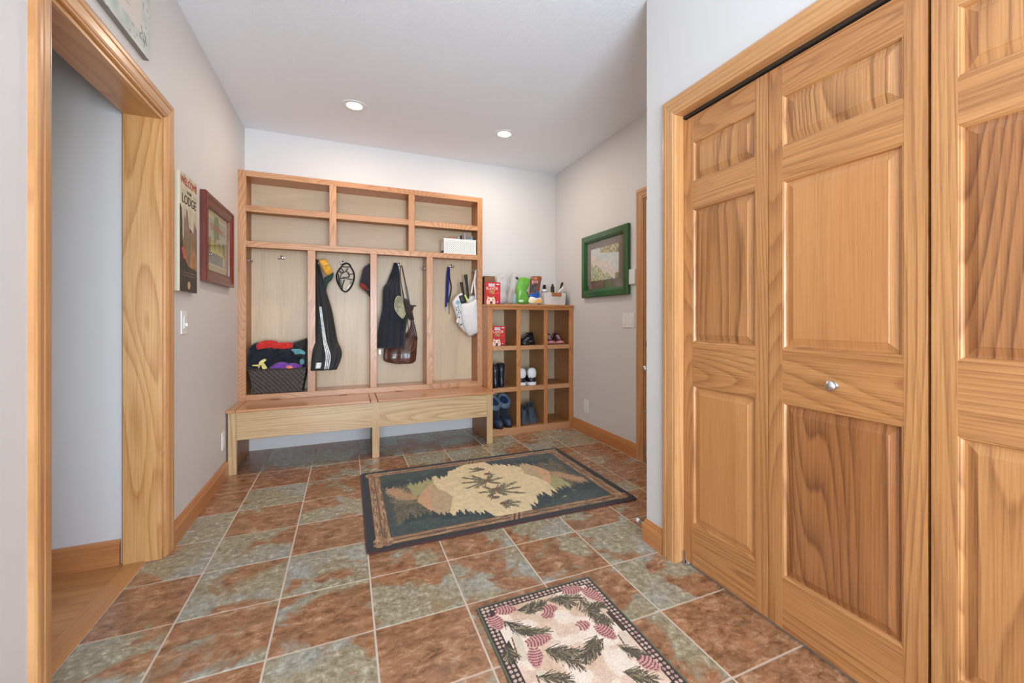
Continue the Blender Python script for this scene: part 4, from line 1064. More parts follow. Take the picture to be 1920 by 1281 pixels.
# cap with gold front
t = thing('baseball_cap', 'gold and dark green baseball cap hanging at the left of the second bay', 'cap', tuple(W(612, 545, 4.10)))
g = [(596.7, 487.5), (604, 485.2), (610, 485.6), (617, 495), (622, 506), (624, 511.5), (617, 516), (612, 518), (606, 508), (600, 496)]
part('crown', pillow([W(u, v, 4.105) for u, v in g], .030, .1, 1, 3, (0, .7, .95, 1.0), smooth=False), K['gold'], t, sharp=180, label='gold mesh crown')
part('seam_band', MB().tube(smooth_path([W(604.5, 498.5, 4.078), W(610, 495.8, 4.068), W(616, 494.6, 4.080)]), .003, 6), K['yellow'], t)
g = [(612, 518.5), (618, 516), (624.6, 511), (625.6, 517), (622, 525), (616, 531), (613, 538), (611.5, 545), (608, 540), (607.4, 528), (608, 520)]
part('brim', pillow([W(u, v, 4.115) for u, v in g], .016, .1, 4, 2), K['dkgreen'], t, sharp=180, label='dark green brim')
# ice cleats
def z6(u, v): return (580+u/12.81, 470+v/12.81)
t = thing('ice_cleats', 'black rubber ice cleats with small chains hanging on the second bay hook', 'ice cleats', tuple(W(648, 548, 4.26)))
L1 = [(880, 305), (960, 330), (1000, 400), (1060, 510), (1080, 620), (1060, 740), (1010, 860), (940, 950), (870, 990), (790, 950), (730, 860), (680, 760), (655, 650), (665, 550), (720, 450), (790, 370), (820, 320)]
P = closed_path([W(*z6(*p), 4.257) for p in L1], 4); P.append(P[0]); P.append(P[1])
part('outer_band', MB().tube(P, .0065, 8, .0085), M['rubber'], t)
inner = [[(790, 370), (860, 395), (990, 385)], [(760, 420), (830, 520), (770, 560), (740, 660), (740, 760), (760, 870)], [(720, 520), (800, 520), (870, 500), (930, 420)], [(700, 660), (780, 665), (880, 670), (1000, 690), (1050, 700)], [(840, 700), (815, 780), (790, 860), (800, 930)],
         [(700, 470), (760, 510)], [(960, 570), (1060, 560)], [(960, 620), (900, 640), (800, 640)], [(940, 520), (960, 600), (950, 650)], [(880, 470), (930, 540), (960, 610)], [(700, 560), (705, 700), (720, 800)]]
for q in inner: part('rubber_strap', MB().tube(smooth_path([W(*z6(*p), 4.252) for p in q], 4), .0042, 6), M['rubber'], t)
for q in ([(770, 700), (770, 860)], [(990, 720), (960, 850), (880, 930)], [(1020, 740), (1000, 800)], [(830, 660), (960, 700)]):
    a = [W(*z6(*p), 4.246) for p in q]; pth = smooth_path(a, 10); m = MB()
    for k in range(0, len(pth)-1, 1): m.tube([pth[k]-Vector((.002, 0, 0)), pth[k+1]+Vector((.002, 0, 0))], .0022, 5)
    part('chain', m, M['steel'], t)
# dark knit hat on the right side hook
g = [(1430, 320), (1300, 410), (1250, 560), (1215, 700), (1195, 820), (1230, 890), (1330, 970), (1400, 1040), (1455, 1120), (1470, 900), (1475, 500), (1470, 330)]
t = thing('knit_hat', 'dark plum and rust winter hat hanging on the right side hook of the second bay', 'hat', tuple(W(686, 556, 4.14)))
part('hat_body', pillow([W(*z6(*p), 4.14) for p in g], .045, .3, 4, 5), K['plum'], t, sharp=180)
part('ear_flap', pillow([W(*z6(*p), 4.105) for p in ((1200, 815), (1250, 770), (1330, 800), (1420, 860), (1440, 960), (1380, 960), (1300, 930), (1230, 890))], .012, .3, 4, 6), K['rust'], t, sharp=180, label='rust coloured ear flap')

# charcoal fleece jacket
rows = [(493, 738.5, 745, 4.235, .012), (504, 735.5, 748, 4.22, .025), (516, 731, 749.5, 4.21, .035), (530, 725.5, 750.5, 4.20, .045), (541, 718.5, 751.5, 4.19, .05), (560, 717.3, 753.5, 4.18, .055), (580, 716.5, 757, 4.17, .058), (600, 712.5, 763, 4.16, .06), (622, 709, 761, 4.15, .06), (640, 708, 760.5, 4.145, .058), (652, 707, 759.2, 4.14, .054)]
t = thing('fleece_jacket', 'charcoal fleece jacket hanging on the centre hook of the third bay', 'jacket', tuple(W(733, 652, 4.15)))
mb, pt = drape(rows, 4.4, .017, 2)
part('jacket_body', mb, K['charcoal'], t, sharp=180)
part('hem_band', strip_on(lambda s, a, out: pt(s, a, out), .985, .999, PI*.04, PI*.96, .03, .002, 40) if False else MB().tube([pt(.99, a) for a in np.linspace(.1, PI-.1, 40)], .0035, 6), K['charcoal'], t)
part('zip_pull', MB().box(*(W(711, 656, 4.10)-Vector((.003, .001, 0))), *(W(713.5, 664, 4.10)+Vector((.002, .002, 0)))), M['steel'], t)
# leather shoulder bag
rows = [(604, 770.5, 776, 4.235, .008), (617, 768, 779.5, 4.23, .012), (629, 757, 781.5, 4.225, .02), (640, 735, 782.5, 4.215, .032), (652, 722, 782, 4.205, .042), (662, 720, 781.5, 4.195, .046), (671, 719.5, 780.5, 4.19, .046), (677, 723, 779.5, 4.192, .042), (682, 742, 774, 4.195, .030)]
t = thing('shoulder_bag', 'brown leather shoulder bag hanging behind the charcoal jacket', 'bag', tuple(W(752, 682, 4.20)))
mb, pb_ = drape(rows, 2.2, .006, 3); part('bag_body', mb, M['leather'], t, sharp=180)
sp = [W(u, v, y) for u, v, y in ((753.5, 498, 4.25), (757, 515, 4.25), (762, 540, 4.25), (766, 562, 4.245), (770, 585, 4.235), (774, 605, 4.225), (778, 622, 4.215), (781, 637, 4.21))]
part('strap', MB().tube(smooth_path(sp, 4), [.0045]*8+[.0075]*9+[.012]*12, 8, .004, up=(1, 0, 0)), M['dark_leather'], t)
sp = [W(u, v, 4.27) for u, v in ((751, 499), (750.5, 515), (753, 535), (757, 556), (762, 590), (768, 628))]
part('strap', MB().tube(smooth_path(sp, 4), .003, 6), M['dark_leather'], t)
sp = [pb_(s, a, .003) for s, a in ((.36, .7), (.48, .55), (.58, .9), (.62, 1.4), (.68, 1.9), (.62, 2.3))]
part('seam_piping', MB().tube(smooth_path(sp, 5), .0022, 6), pbr('light_leather_piping', (160, 104, 72), .4), t)
part('bottom_piping', MB().tube([pb_(.90, a, .001) for a in np.linspace(.15, PI-.15, 30)], .003, 6), M['dark_leather'], t)
# hat: open brim facing left, crown behind to the right
t = thing('brimmed_hat', 'dark brimmed hat with khaki lining hanging in front of the shoulder bag', 'hat', tuple(W(757, 600, 4.09)))
def z5(u, v): return (700+u/10.68, 480+v/10.68)
g = [(500, 805), (560, 830), (610, 910), (640, 1010), (650, 1130), (620, 1220), (580, 1250), (520, 1200), (450, 1110), (418, 1010), (430, 900), (460, 830)]
pts = closed_path([W(*z5(*p), 4.065) for p in g], 5); c0 = sum(pts, Vector())/len(pts)
mb = MB(); rings = []
for k, (sc, dy) in enumerate(((1.0, 0), (1.0, -.004), (.965, -.006), (.90, .004), (.74, .028), (.55, .042), (.25, .050), (.03, .052))):
    rings.append([c0+(p-c0)*sc+Vector((.018*max(0, dy)*10, dy+(p.x-c0.x)*.35, 0)) for p in pts])
mb.loft(rings, True); part('brim_lining', mb, K['olive'], t, sharp=180, label='khaki quilted lining')
part('brim_edge', MB().tube([p+Vector((0, -.004+(p.x-c0.x)*.35, 0)) for p in pts]+[pts[0]+Vector((0, -.004+(pts[0].x-c0.x)*.35, 0))], .0022, 6), cloth('khaki_edge', (186, 180, 150)), t)
for k in range(3, 13, 2):
    p = pts[int(k*len(pts)/14)]; ln = []
    for sc, dy in ((.93, .000), (.74, .024), (.55, .038), (.30, .045)): ln.append(c0+(p-c0)*sc+Vector((.018*max(0, dy)*10, dy+(p.x-c0.x)*.35-.001, 0)))
    part('quilt_seam', MB().tube(ln, .0012, 5), cloth('khaki_seam', (118, 114, 92)), t)
g = [(540, 820), (640, 850), (705, 880), (728, 950), (770, 985), (812, 1010), (800, 1070), (785, 1120), (800, 1200), (815, 1290), (740, 1290), (690, 1250), (640, 1180), (600, 1010), (570, 900)]
part('crown', pillow([W(*z5(*p), 4.10) for p in g], .042, .25, 4, 8), K['dkbrown'], t, sharp=180, label='dark waxed crown')
part('chin_tab', pillow([W(*z5(*p), 4.08) for p in ((770, 990), (830, 985), (870, 1000), (850, 1012), (800, 1015))], .006, .1, 3, 1), K['dkbrown'], t, sharp=180)
# thin cords beside the strap
single('leash_cord', MB().tube(smooth_path([W(u, v, 4.265) for u, v in ((751, 500), (751, 520), (753, 538), (756, 556), (760, 575))]), .0016, 6), M['steel'], 'thin gray cord hanging beside the shoulder bag strap', 'cord')

# blue leash in bay 4
def z8(u, v): return (825+u/8.0, 480+v/8.0)
t = thing('dog_leash', 'blue webbing dog leash hanging on the centre hook of the fourth bay', 'dog leash', tuple(W(839, 590, 4.25)))
def ribbon(pp, wd, th, y, nm, mat, par):
    return part(nm, MB().tube(smooth_path([W(*z8(*p[:2]), p[2] if len(p) > 2 else y) for p in pp], 5), wd, 6, th, up=(1, 0, 0)), mat, par)
ribbon([(125, 165, 4.245), (108, 300), (102, 450), (98, 600), (90, 765)], .0095, .002, 4.245, 'webbing', K['blue'], t)
ribbon([(130, 170), (132, 300), (128, 420), (120, 560), (112, 700)], .006, .002, 4.252, 'webbing', K['blue'], t)
ribbon([(140, 180, 4.25), (145, 330), (168, 450), (160, 560), (140, 640), (135, 700)], .006, .002, 4.24, 'webbing', K['navy'], t)
ribbon([(92, 765), (88, 800), (100, 822), (106, 795), (96, 768)], .0028, .0028, 4.243, 'clasp', M['steel'], t)
ribbon([(135, 700), (138, 780), (136, 830), (142, 860), (130, 872)], .003, .003, 4.238, 'clasp', M['black_metal'], t)
# tote bag with rackets
t = thing('tote_bag', 'white canvas tote bag hanging at the right of the fourth bay', 'tote bag', tuple(W(880, 632, 4.12)))
def tpan(nm, g, y, th, wr=.2, sd=11): return part(nm, pillow([W(*z8(*p), y) for p in g], th, wr, 3, sd, (0, .75, .95, 1.0)), K['canvas'], t, sharp=180)
tpan('back_panel', [(335, 552), (300, 560), (250, 595), (205, 650), (180, 712), (225, 860), (265, 980), (330, 1100), (445, 1205), (558, 1150), (566, 900), (552, 640), (500, 590), (420, 600), (370, 560)], 4.165, .012)
tpan('side_panel', [(335, 553), (300, 560), (250, 595), (205, 650), (180, 712), (215, 820), (240, 910), (265, 985), (290, 1060), (330, 1110), (385, 1162), (350, 1040), (322, 900), (312, 800), (318, 710), (300, 640), (315, 600)], 4.120, .035, .25)
tpan('front_panel', [(308, 712), (420, 692), (500, 665), (545, 640), (560, 760), (570, 900), (567, 1040), (558, 1160), (500, 1186), (445, 1214), (395, 1160), (345, 1060), (312, 960), (300, 850), (304, 780)], 4.095, .045, .3)
def zprint(poly, mat, nm='printed_pattern'): part(nm, pillow([W(*z8(*p), 4.083) for p in poly], .003, 0, 2), mat, t, sharp=180)
kk = pbr('blue_print', (120, 168, 190), .7); kd = pbr('dark_print', (70, 78, 92), .7)
for poly, m in (([(232, 700), (250, 690), (240, 730)], kk), ([(255, 860), (272, 880), (262, 900)], kk), ([(278, 800), (296, 812), (288, 826)], kd), ([(238, 775), (255, 768), (248, 790)], kd), ([(286, 900), (300, 925), (290, 940)], kd), ([(268, 905), (280, 925), (270, 935)], kd), ([(245, 665), (290, 680), (285, 720), (262, 735), (250, 700)], kk), ([(262, 740), (285, 745), (280, 790), (268, 800)], kk), ([(235, 800), (262, 806), (256, 822)], kd), ([(270, 822), (290, 850), (280, 870)], kd), ([(300, 820), (312, 850), (305, 870)], kd), ([(320, 890), (330, 915), (322, 925)], kd), ([(300, 1030), (338, 1010), (318, 1045)], kd)):
    zprint(poly, m)
part('fold_tab', pillow([W(*z8(*p), 4.055) for p in ((255, 940), (285, 930), (280, 990), (262, 1010), (242, 990))], .004, .1, 3), K['canvas'], t, sharp=180)
part('handle', MB().tube(smooth_path([W(*z8(*p), 4.11) for p in ((540, 640), (530, 520), (520, 400), (530, 290), (548, 205))], 5), .009, 6, .002, up=(1, 0, 0)), K['canvas'], t)
part('handle', MB().tube(smooth_path([W(*z8(*p), 4.14) for p in ((470, 560), (490, 440), (520, 320), (548, 205))], 5), .008, 6, .002, up=(1, 0, 0)), K['canvas'], t)
def racket(a, b, y, lab, tilt=0):
    A, B = W(*z8(*a), y), W(*z8(*b), y); d = (B-A)
    t2 = thing('racket', lab, 'racket', tuple(B), group=None)
    n = 10; path = [A+d*(i/n) for i in range(n+1)]
    part('grip', MB().tube(path, [.015, .0165, .0135, .0128, .0125, .0125, .0125, .0122, .012, .012, .012], 8), M['rubber'], t2)
    m = MB(); dn = d.normalized()
    for i in range(14):
        c = A+d*((i+.9)/15); m.tube([c, c+dn*.002+Vector((0, 0, -.001))], .0134, 10)
    part('grip_wrap', m, M['black_metal'], t2)
    m = MB(); m.tube([A-dn*.001, A+dn*.003], .0105, 10); part('butt_cap', m, M['white_plastic'], t2)
racket((318, 392), (362, 640), 4.115, 'black racket with a white butt cap at the left in the tote bag')
racket((385, 280), (425, 640), 4.135, 'taller black racket handle standing at the right in the tote bag')
t2 = thing('racket_cover', 'short black case with a yellow stripe sticking out of the tote bag', 'case', tuple(W(*z8(350, 705), 4.09)))
g = [(285, 610), (300, 598), (350, 592), (392, 690), (360, 704), (312, 708)]
part('case_body', pillow([W(*z8(*p), 4.085) for p in g], .020, .05, 3, 2, (0, .8, 1, 1)), M['rubber'], t2, sharp=180)
part('yellow_stripe', pillow([W(*z8(*p), 4.078) for p in ((362, 598), (385, 592), (425, 685), (404, 694))], .022, .05, 3, 2, (0, .8, 1, 1)), pbr('lime_print', (206, 214, 110), .5), t2, sharp=180)

# white perforated basket on the upper shelf
t = thing('storage_basket', 'white perforated plastic basket on the right upper locker shelf', 'basket', (1.0, 4.16, 1.736))
def perforated(o, ux, uy, w, h, nx, ny, margin=.010):
    mb = MB(); o, ux, uy = Vector(o), Vector(ux), Vector(uy)
    P = lambda x, y: o+ux*x+uy*y
    cx, cy = (w-2*margin)/nx, (h-2*margin)/ny
    for i in range(nx):
        for j in range(ny):
            x, y = margin+i*cx, margin+j*cy; c = [(x, y), (x+cx, y), (x+cx, y+cy), (x, y+cy)]
            if (i+j) % 2: mb.face([P(*q) for q in c]); continue
            m = (x+cx/2, y+cy/2); e = [(m[0], m[1]-cy*.48), (m[0]+cx*.48, m[1]), (m[0], m[1]+cy*.48), (m[0]-cx*.48, m[1])]
            for k in range(4):
                mb.face([P(*c[k]), P(*c[(k+1) % 4]), P(*e[k])]); mb.face([P(*c[(k+1) % 4]), P(*e[(k+1) % 4]), P(*e[k])])
    for a, b, c2, d in ((0, 0, w, margin), (0, h-margin, w, h), (0, margin, margin, h-margin), (w-margin, margin, w, h-margin)):
        mb.face([P(a, b), P(c2, b), P(c2, d), P(a, d)])
    return mb
bx0, bx1, by0, by1, bz0, bz1 = .842, 1.157, 4.078, 4.255, 1.737, 1.880
def bask(nm, mb):
    o = part(nm, mb, M['white_plastic'], t); m = o.modifiers.new('s', 'SOLIDIFY'); m.thickness = .002; m.offset = -1; return o
bask('front_wall', perforated((bx0, by0, bz0), (1, 0, 0), (0, 0, 1), bx1-bx0, bz1-bz0, 30, 13))
bask('side_wall', perforated((bx0, by1, bz0), (0, -1, 0), (0, 0, 1), by1-by0, bz1-bz0, 12, 8, .02))
bask('side_wall', perforated((bx1, by0, bz0), (0, 1, 0), (0, 0, 1), by1-by0, bz1-bz0, 12, 8, .02))
bask('back_wall', MB().box(bx0, by1-.002, bz0, bx1, by1, bz1)); bask('bottom', MB().box(bx0+.002, by0+.002, bz0, bx1-.002, by1-.002, bz0+.003))
part('rim', MB().tube([(bx0, by0, bz1), (bx1, by0, bz1), (bx1, by1, bz1), (bx0, by1, bz1), (bx0, by0, bz1)], .0042, 8), M['white_plastic'], t)
single('basket_filler', pillow([Vector((x, 4.168, z)) for x, z in ((.856, 1.7405), (1.146, 1.7405), (1.148, 1.80), (1.14, 1.858), (1.0, 1.864), (.862, 1.856), (.853, 1.80))], .078, .1, 3, 2, (0, .9, 1, 1), sc=(1, .98, .8, .4)), K['navy'], 'dark pouch-shaped filler added inside the white perforated basket to darken its holes', 'pouch', sharp=180)  # filler added inside the basket so that its holes look dark
def z4(u, v): return (805+u/19.2, 435+v/19.2)
def bottle(name, u, v, y, r, zb, mat, cm, lab, cat='bottle', cap=.35, group=None):
    top = W(u, v, y); H = top.z-zb
    t = thing(name, lab, cat, (top.x, y, zb), group=group)
    part('bottle_body', MB().lathe([(.0, 0), (r*.95, 0), (r, .003), (r, H*(1-cap)-.012), (r*.8, H*(1-cap)-.003), (r*.45, H*(1-cap)), (.0, H*(1-cap))], n=20), mat, t, False)
    part('cap', MB().lathe([(.0, H*(1-cap)), (r*.62, H*(1-cap)), (r*.55, H*.97), (r*.4, H), (.0, H)], n=16), cm, t, False)
    return t
bottle('bottle', *z4(1050, 175), 4.13, .010, 1.742, M['white_plastic'], M['white_plastic'], 'small white capped bottle in the perforated basket')
bottle('bottle', *z4(1140, 130), 4.15, .012, 1.742, pbr('gray_tube', (120, 124, 128), .4), M['black_metal'], 'gray slim tube standing in the perforated basket')
bottle('bottle', *z4(1275, 40), 4.16, .013, 1.742, pbr('violet_bottle', (80, 66, 120), .35), pbr('lilac_cap', (214, 200, 230), .35), 'tall violet bottle with a lilac cap in the perforated basket')
bottle('bottle', *z4(1530, 155), 4.15, .014, 1.742, pbr('pale_blue_bottle', (140, 180, 205), .35), pbr('gray_cap', (196, 200, 196), .4), 'pale blue bottle with a gray cap at the right in the perforated basket')
clothpiece('cleaning_cloth', [z4(*p) for p in ((640, 260), (700, 200), (800, 185), (880, 175), (885, 240), (880, 330), (700, 330))], 4.13, .02, pbr('pink_cloth', (226, 130, 110), .8), 'pink cloth folded in the left of the perforated basket', 'cloth', .3, 4)
clothpiece('cleaning_cloth', [z4(*p) for p in ((1330, 290), (1420, 245), (1500, 225), (1560, 270), (1560, 340), (1350, 340))], 4.125, .02, pbr('sky_cloth', (120, 170, 200), .8), 'light blue cloth in the right of the perforated basket', 'cloth', .3, 5)

# ================================================================ ON TOP OF THE CUBBY
TZ = 1.256
M['redbox'] = pbr('red_carton', (190, 30, 34), .4, coat=.2); M['cream_ink'] = pbr('cream_ink', (244, 236, 214), .6); M['black_ink'] = pbr('black_ink', (24, 22, 26), .6); M['yellow_ink'] = pbr('yellow_ink', (240, 206, 96), .6)
def biscuit_box(lab, x0, y0, z0, w=.142, h=.205, d=.055, rz=0):
    t = thing('dog_biscuit_box', lab, 'box', (x0+w/2, y0+d/2, z0), (0, 0, rz))
    part('carton', MB().box(-w/2, -d/2, 0, w/2, d/2, h), M['redbox'], t, False, bev=.001)
    c = Canvas(w, h, .0016, (196, 34, 36)); n = c.noise(.02)
    c.rect(w*.18, h*.80, w*.62, h*.925, (240, 208, 214)); c.rect(w*.72, h*.88, w*.93, h*.925, (244, 226, 222))
    c.ell(w*.38, h*.55, w*.2, h*.035, (176, 120, 62)); c.ell(w*.45, h*.50, w*.16, h*.03, (206, 150, 80)); c.ell(w*.33, h*.49, w*.10, h*.025, (150, 90, 46))
    for i in range(3): c.ell(w*(.74+.06*i), h*(.50+.03*(i % 2)), w*.03, h*.02, (224, 110, 74))
    c.poly([(w*.06, 0), (w*.04, h*.14), (w*.10, h*.25), (w*.12, h*.37), (w*.24, h*.31), (w*.46, h*.31), (w*.60, h*.37), (w*.62, h*.22), (w*.66, h*.10), (w*.62, 0)], (236, 196, 170))
    c.poly([(w*.30, h*.30), (w*.40, h*.30), (w*.38, h*.15), (w*.33, h*.15)], (248, 230, 214))
    c.poly([(w*.20, h*.24), (w*.27, h*.22), (w*.22, h*.16), (w*.18, h*.19)], (60, 40, 36)); c.poly([(w*.45, h*.22), (w*.51, h*.24), (w*.53, h*.19), (w*.50, h*.16)], (60, 40, 36))
    c.ell(w*.37, h*.09, w*.095, h*.055, (92, 34, 32)); c.ell(w*.37, h*.03, w*.08, h*.03, (70, 24, 26))
    c.poly([(w*.56, h*.34), (w*.63, h*.37), (w*.66, h*.26), (w*.60, h*.28)], (80, 44, 36))
    c.rect(w*.68, 0, w, h*.14, (150, 24, 56)); c.ell(w*.80, h*.11, w*.055, h*.025, (240, 200, 214))
    o = c.mesh('front_print', M['label'], lambda x, y: np.stack([x-w/2, np.full(x.shape, -d/2-.0006), y], 1)); o.parent = t
    R = (PI/2, 0, 0)
    place(lettering('MILK-BONE', .0135, M['black_ink'], .0002), o, -w*.10, -d/2-.001, h*.862, R)
    place(lettering('FLAVOR', .036, M['cream_ink'], .0003, xs=.92), o, -w*.07, -d/2-.001, h*.70, R)
    place(lettering('SNACKS', .014, M['yellow_ink'], .0003), o, -w*.05, -d/2-.001, h*.60, R)
    return t
p = W(909, 570, 3.95)
biscuit_box('red dog biscuit box standing on top of the cubby', p.x+.004, 3.93, TZ, .146, .213)
biscuit_box('red dog biscuit box inside the top left cubby compartment', 1.268, 3.925, .857, .134, .192)
q0, q1 = W(906, 519, 4.13), W(923.5, 534, 4.13)
t = thing('cardboard_box', 'plain brown cardboard box behind the biscuit box on the cubby', 'box', ((q0.x+q1.x)/2, 4.15, TZ))
part('carton', MB().box(1.235, 4.05, TZ, q1.x, 4.21, q0.z), pbr('brown_cardboard', (128, 92, 62), .8, bump=.2), t, bev=.001)
part('flap_tape', MB().box(1.236, 4.12, q0.z, q1.x-.001, 4.14, q0.z+.0006, 'x'), pbr('parcel_tape', (160, 128, 92), .4), t)
def zt(u, v): return (900+u/17.08, 505+v/17.08)
def zu(u, v): return (980+u/17.08, 505+v/17.08)
def bagthing(name, poly, y, th, mat, lab, cat='bag', wr=.35, seed=0, zf=zt, extra=None):
    P = [W(*zf(*p), y) for p in poly]
    for q in P: q.z = max(q.z, TZ+.0005)
    lo = min(P, key=lambda q: q.z)
    t = thing(name, lab, cat, (sum(q.x for q in P)/len(P), y, TZ))
    part('bag_body', pillow(P, th, wr*1.6, 2, seed, (0, .62, .9, 1), sc=(1, .955, .78, .42)), mat, t, sharp=180)
    return t
t = bagthing('plastic_bag', [(490, 1100), (480, 800), (500, 330), (560, 220), (680, 165), (790, 190), (840, 280), (850, 600), (860, 900), (840, 1100), (660, 1110)], 4.08, .045, M['bag'], 'translucent plastic bag standing beside the red biscuit box', wr=.9, seed=1)
part('paper_insert', pillow([W(*zt(*p), 4.09) for p in ((520, 1060), (520, 340), (800, 330), (820, 1050))], .02, .3, 3, 2), pbr('pale_paper', (214, 208, 206), .7), t, sharp=180)
t = bagthing('plastic_bag', [(860, 1100), (880, 800), (930, 600), (980, 300), (1040, 120), (1160, 120), (1280, 180), (1230, 330), (1130, 560), (1120, 760), (1150, 950), (1150, 1100)], 4.04, .04, M['bag'], 'translucent plastic bag with a black label beside the green pouch', wr=.9, seed=2)
part('printed_label', pillow([W(*zt(*p), 3.998) for p in ((1150, 225), (1235, 270), (1215, 345), (1130, 300))], .002, 0, 1, smooth=False), M['black_ink'], t, sharp=180)
part('pebbled_content', pillow([W(*zt(*p), 4.05) for p in ((880, 1080), (880, 800), (930, 650), (1010, 600), (1030, 700), (1010, 900), (1060, 1080))], .022, .6, 4, 4), pbr('brown_kibble', (176, 156, 138), .8, bump=.8, bscale=90, var=.2, vscale=120), t, sharp=180)
part('blue_print', pillow([W(*zt(*p), 4.012) for p in ((1080, 1080), (1070, 960), (1100, 850), (1130, 820), (1140, 960), (1150, 1080))], .004, 0, 3), pbr('aqua_print', (140, 184, 196), .5), t, sharp=180)
M['lime'] = pbr('lime_foil', (104, 174, 56), .38, bump=.9, bscale=26, coat=.2)
t = bagthing('treat_pouch', [(1190, 1100), (1180, 900), (1150, 700), (1190, 480), (1240, 340), (1280, 265), (1400, 255), (1590, 310), (1560, 430), (1520, 600), (1450, 690), (1460, 860), (1540, 940), (1550, 1100)], 3.985, .035, M['lime'], 'lime green foil treat pouch on the cubby', 'pouch', seed=3)
part('printed_label', pillow([W(*zt(*p), 3.948) for p in ((1250, 985), (1385, 985), (1385, 1050), (1250, 1050))], .002, 0, 2), pbr('pale_green_label', (196, 226, 190), .5), t, sharp=180)
part('side_print', pillow([W(*zt(*p), 3.975) for p in ((1460, 760), (1530, 740), (1535, 930), (1450, 935))], .012, 0, 2), pbr('brown_print', (112, 62, 40), .5), t, sharp=180)
M['brownfoil'] = pbr('brown_foil', (134, 76, 60), .38, bump=.6, bscale=34, coat=.3)
t = bagthing('treat_pouch', [(215, 1080), (220, 860), (240, 500), (265, 240), (430, 225), (600, 232), (570, 400), (540, 600), (520, 860), (500, 1080)], 3.99, .024, M['brownfoil'], 'tall brown treat pouch with an orange emblem on the cubby', 'pouch', zf=zu, seed=4)
part('emblem', pillow([W(*zu(*p), 3.964) for p in ((345, 300), (380, 265), (450, 262), (480, 295), (450, 335), (380, 335))], .002, 0, 3), pbr('orange_emblem', (214, 132, 62), .5), t, sharp=180)
part('window', pillow([W(*zu(*p), 3.966) for p in ((255, 480), (440, 480), (425, 600), (400, 740), (240, 740))], .003, 0, 1, smooth=False), pbr('dark_window_print', (78, 78, 74), .3, var=.4, vscale=60), t, sharp=180)
for k in range(4): part('pink_lettering', pillow([W(*zu(290+k*58+a, 360+b), 3.963) for a, b in ((0, 0), (34, 0), (34, 90), (0, 90))], .0018, 0, 1, smooth=False), pbr('pink_ink', (222, 168, 156), .5), t, sharp=180)
bagthing('treat_pouch', [(200, 890), (215, 790), (380, 780), (430, 700), (490, 700), (530, 780), (520, 900), (510, 1000), (240, 1000)], 3.96, .016, pbr('blue_foil', (20, 84, 170), .3, coat=.4), 'blue foil pouch in front of the tall brown pouch', 'pouch', zf=zu, seed=5)
t = bagthing('snack_bag', [(205, 1090), (200, 960), (230, 890), (330, 890), (460, 930), (540, 900), (600, 940), (605, 1090)], 3.925, .018, pbr('white_film', (238, 232, 224), .35, coat=.3), 'small white and orange snack bag lying in front of the blue pouch', 'bag', zf=zu, seed=6)
part('orange_print', pillow([W(*zu(*p), 3.905) for p in ((370, 1080), (400, 1000), (480, 960), (590, 960), (600, 1080))], .003, .1, 3), pbr('orange_print', (240, 178, 96), .5), t, sharp=180)
part('cream_print', pillow([W(*zu(*p), 3.905) for p in ((215, 1070), (225, 980), (300, 960), (380, 1010), (360, 1075))], .003, .1, 3), pbr('cream_print', (240, 228, 180), .5), t, sharp=180)
# white caddy
a, b = W(*zu(600, 1090), 3.93), W(*zu(1300, 1090), 3.93)
x0, x1 = 1.822, 2.070; y0, y1 = 3.93, 4.11; zt1 = W(*zu(700, 735), 3.93).z
t = thing('storage_caddy', 'cream fabric caddy with a tan leather handle at the right of the cubby top', 'caddy', ((x0+x1)/2, 4.02, TZ))
mb = MB(); cr = []
for z, s in ((TZ, -.010), (TZ+.004, -.006), (zt1-.004, .0), (zt1, .0), (zt1, -.006), (TZ+.01, -.014)):
    cr.append([(x0-s, y0-s, z), (x1+s, y0-s, z), (x1+s, y1+s, z), (x0-s, y1+s, z)] if False else [(x0-s*1, y0-s*1, z), (x1+s*1, y0-s*1, z), (x1+s*1, y1+s*1, z), (x0-s*1, y1+s*1, z)])
mb.loft(cr, True, smooth=False); part('caddy_body', mb, cloth('cream_canvas', (222, 212, 204), bump=.3, bs=500, var=.02), t, bev=.004, seg=2)
part('handle', MB().box(*W(*zu(945, 865), 3.915), *(W(*zu(1250, 750), 3.915)+Vector((0, .016, 0)))), pbr('tan_leather', (176, 108, 66), .45), t, bev=.004, seg=2)
bottle('spray_bottle', *zu(695, 500), 4.0, .028, TZ+.012, M['white_plastic'], M['black_metal'], 'white bottle with a blue band and black cap in the cream caddy', cap=.22)
o = part('blue_band', MB().lathe([(.0285, 0), (.0288, .001), (.0288, .016), (.0285, .017)], (0, 0, 0), 20, cap=False), pbr('navy_band', (40, 48, 130), .4), bpy.data.objects['spray_bottle'], False)
o.location = (0, 0, .112)
bottle('spray_bottle', *zu(955, 475), 4.0, .0195, TZ+.012, M['rubber'], M['rubber'], 'slim black bottle standing in the middle of the cream caddy', cap=.1)
t = thing('brush', 'black handled brush leaning in the right of the cream caddy', 'brush', tuple(W(*zu(1180, 760), 4.03)))
pp = [W(*zu(1170, 800), 4.03), W(*zu(1200, 640), 4.03), W(*zu(1235, 540), 4.03), W(*zu(1270, 460), 4.03), W(*zu(1290, 435), 4.03)]
part('brush_handle', MB().tube(smooth_path(pp, 4), [.006]*5+[.009]*4+[.014]*5+[.0125, .011, .007], 10, .005, up=(1, 0, 0)), M['rubber'], t)
single('lint_roller', MB().tube(smooth_path([W(*zu(1130, 780), 4.0), W(*zu(1200, 680), 4.0), W(*zu(1310, 585), 4.0)], 5), [.006, .007, .008, .008, .009, .0105, .011, .011, .0105, .009, .006], 12), M['white_plastic'], 'white rounded handle leaning out of the cream caddy', 'handle')
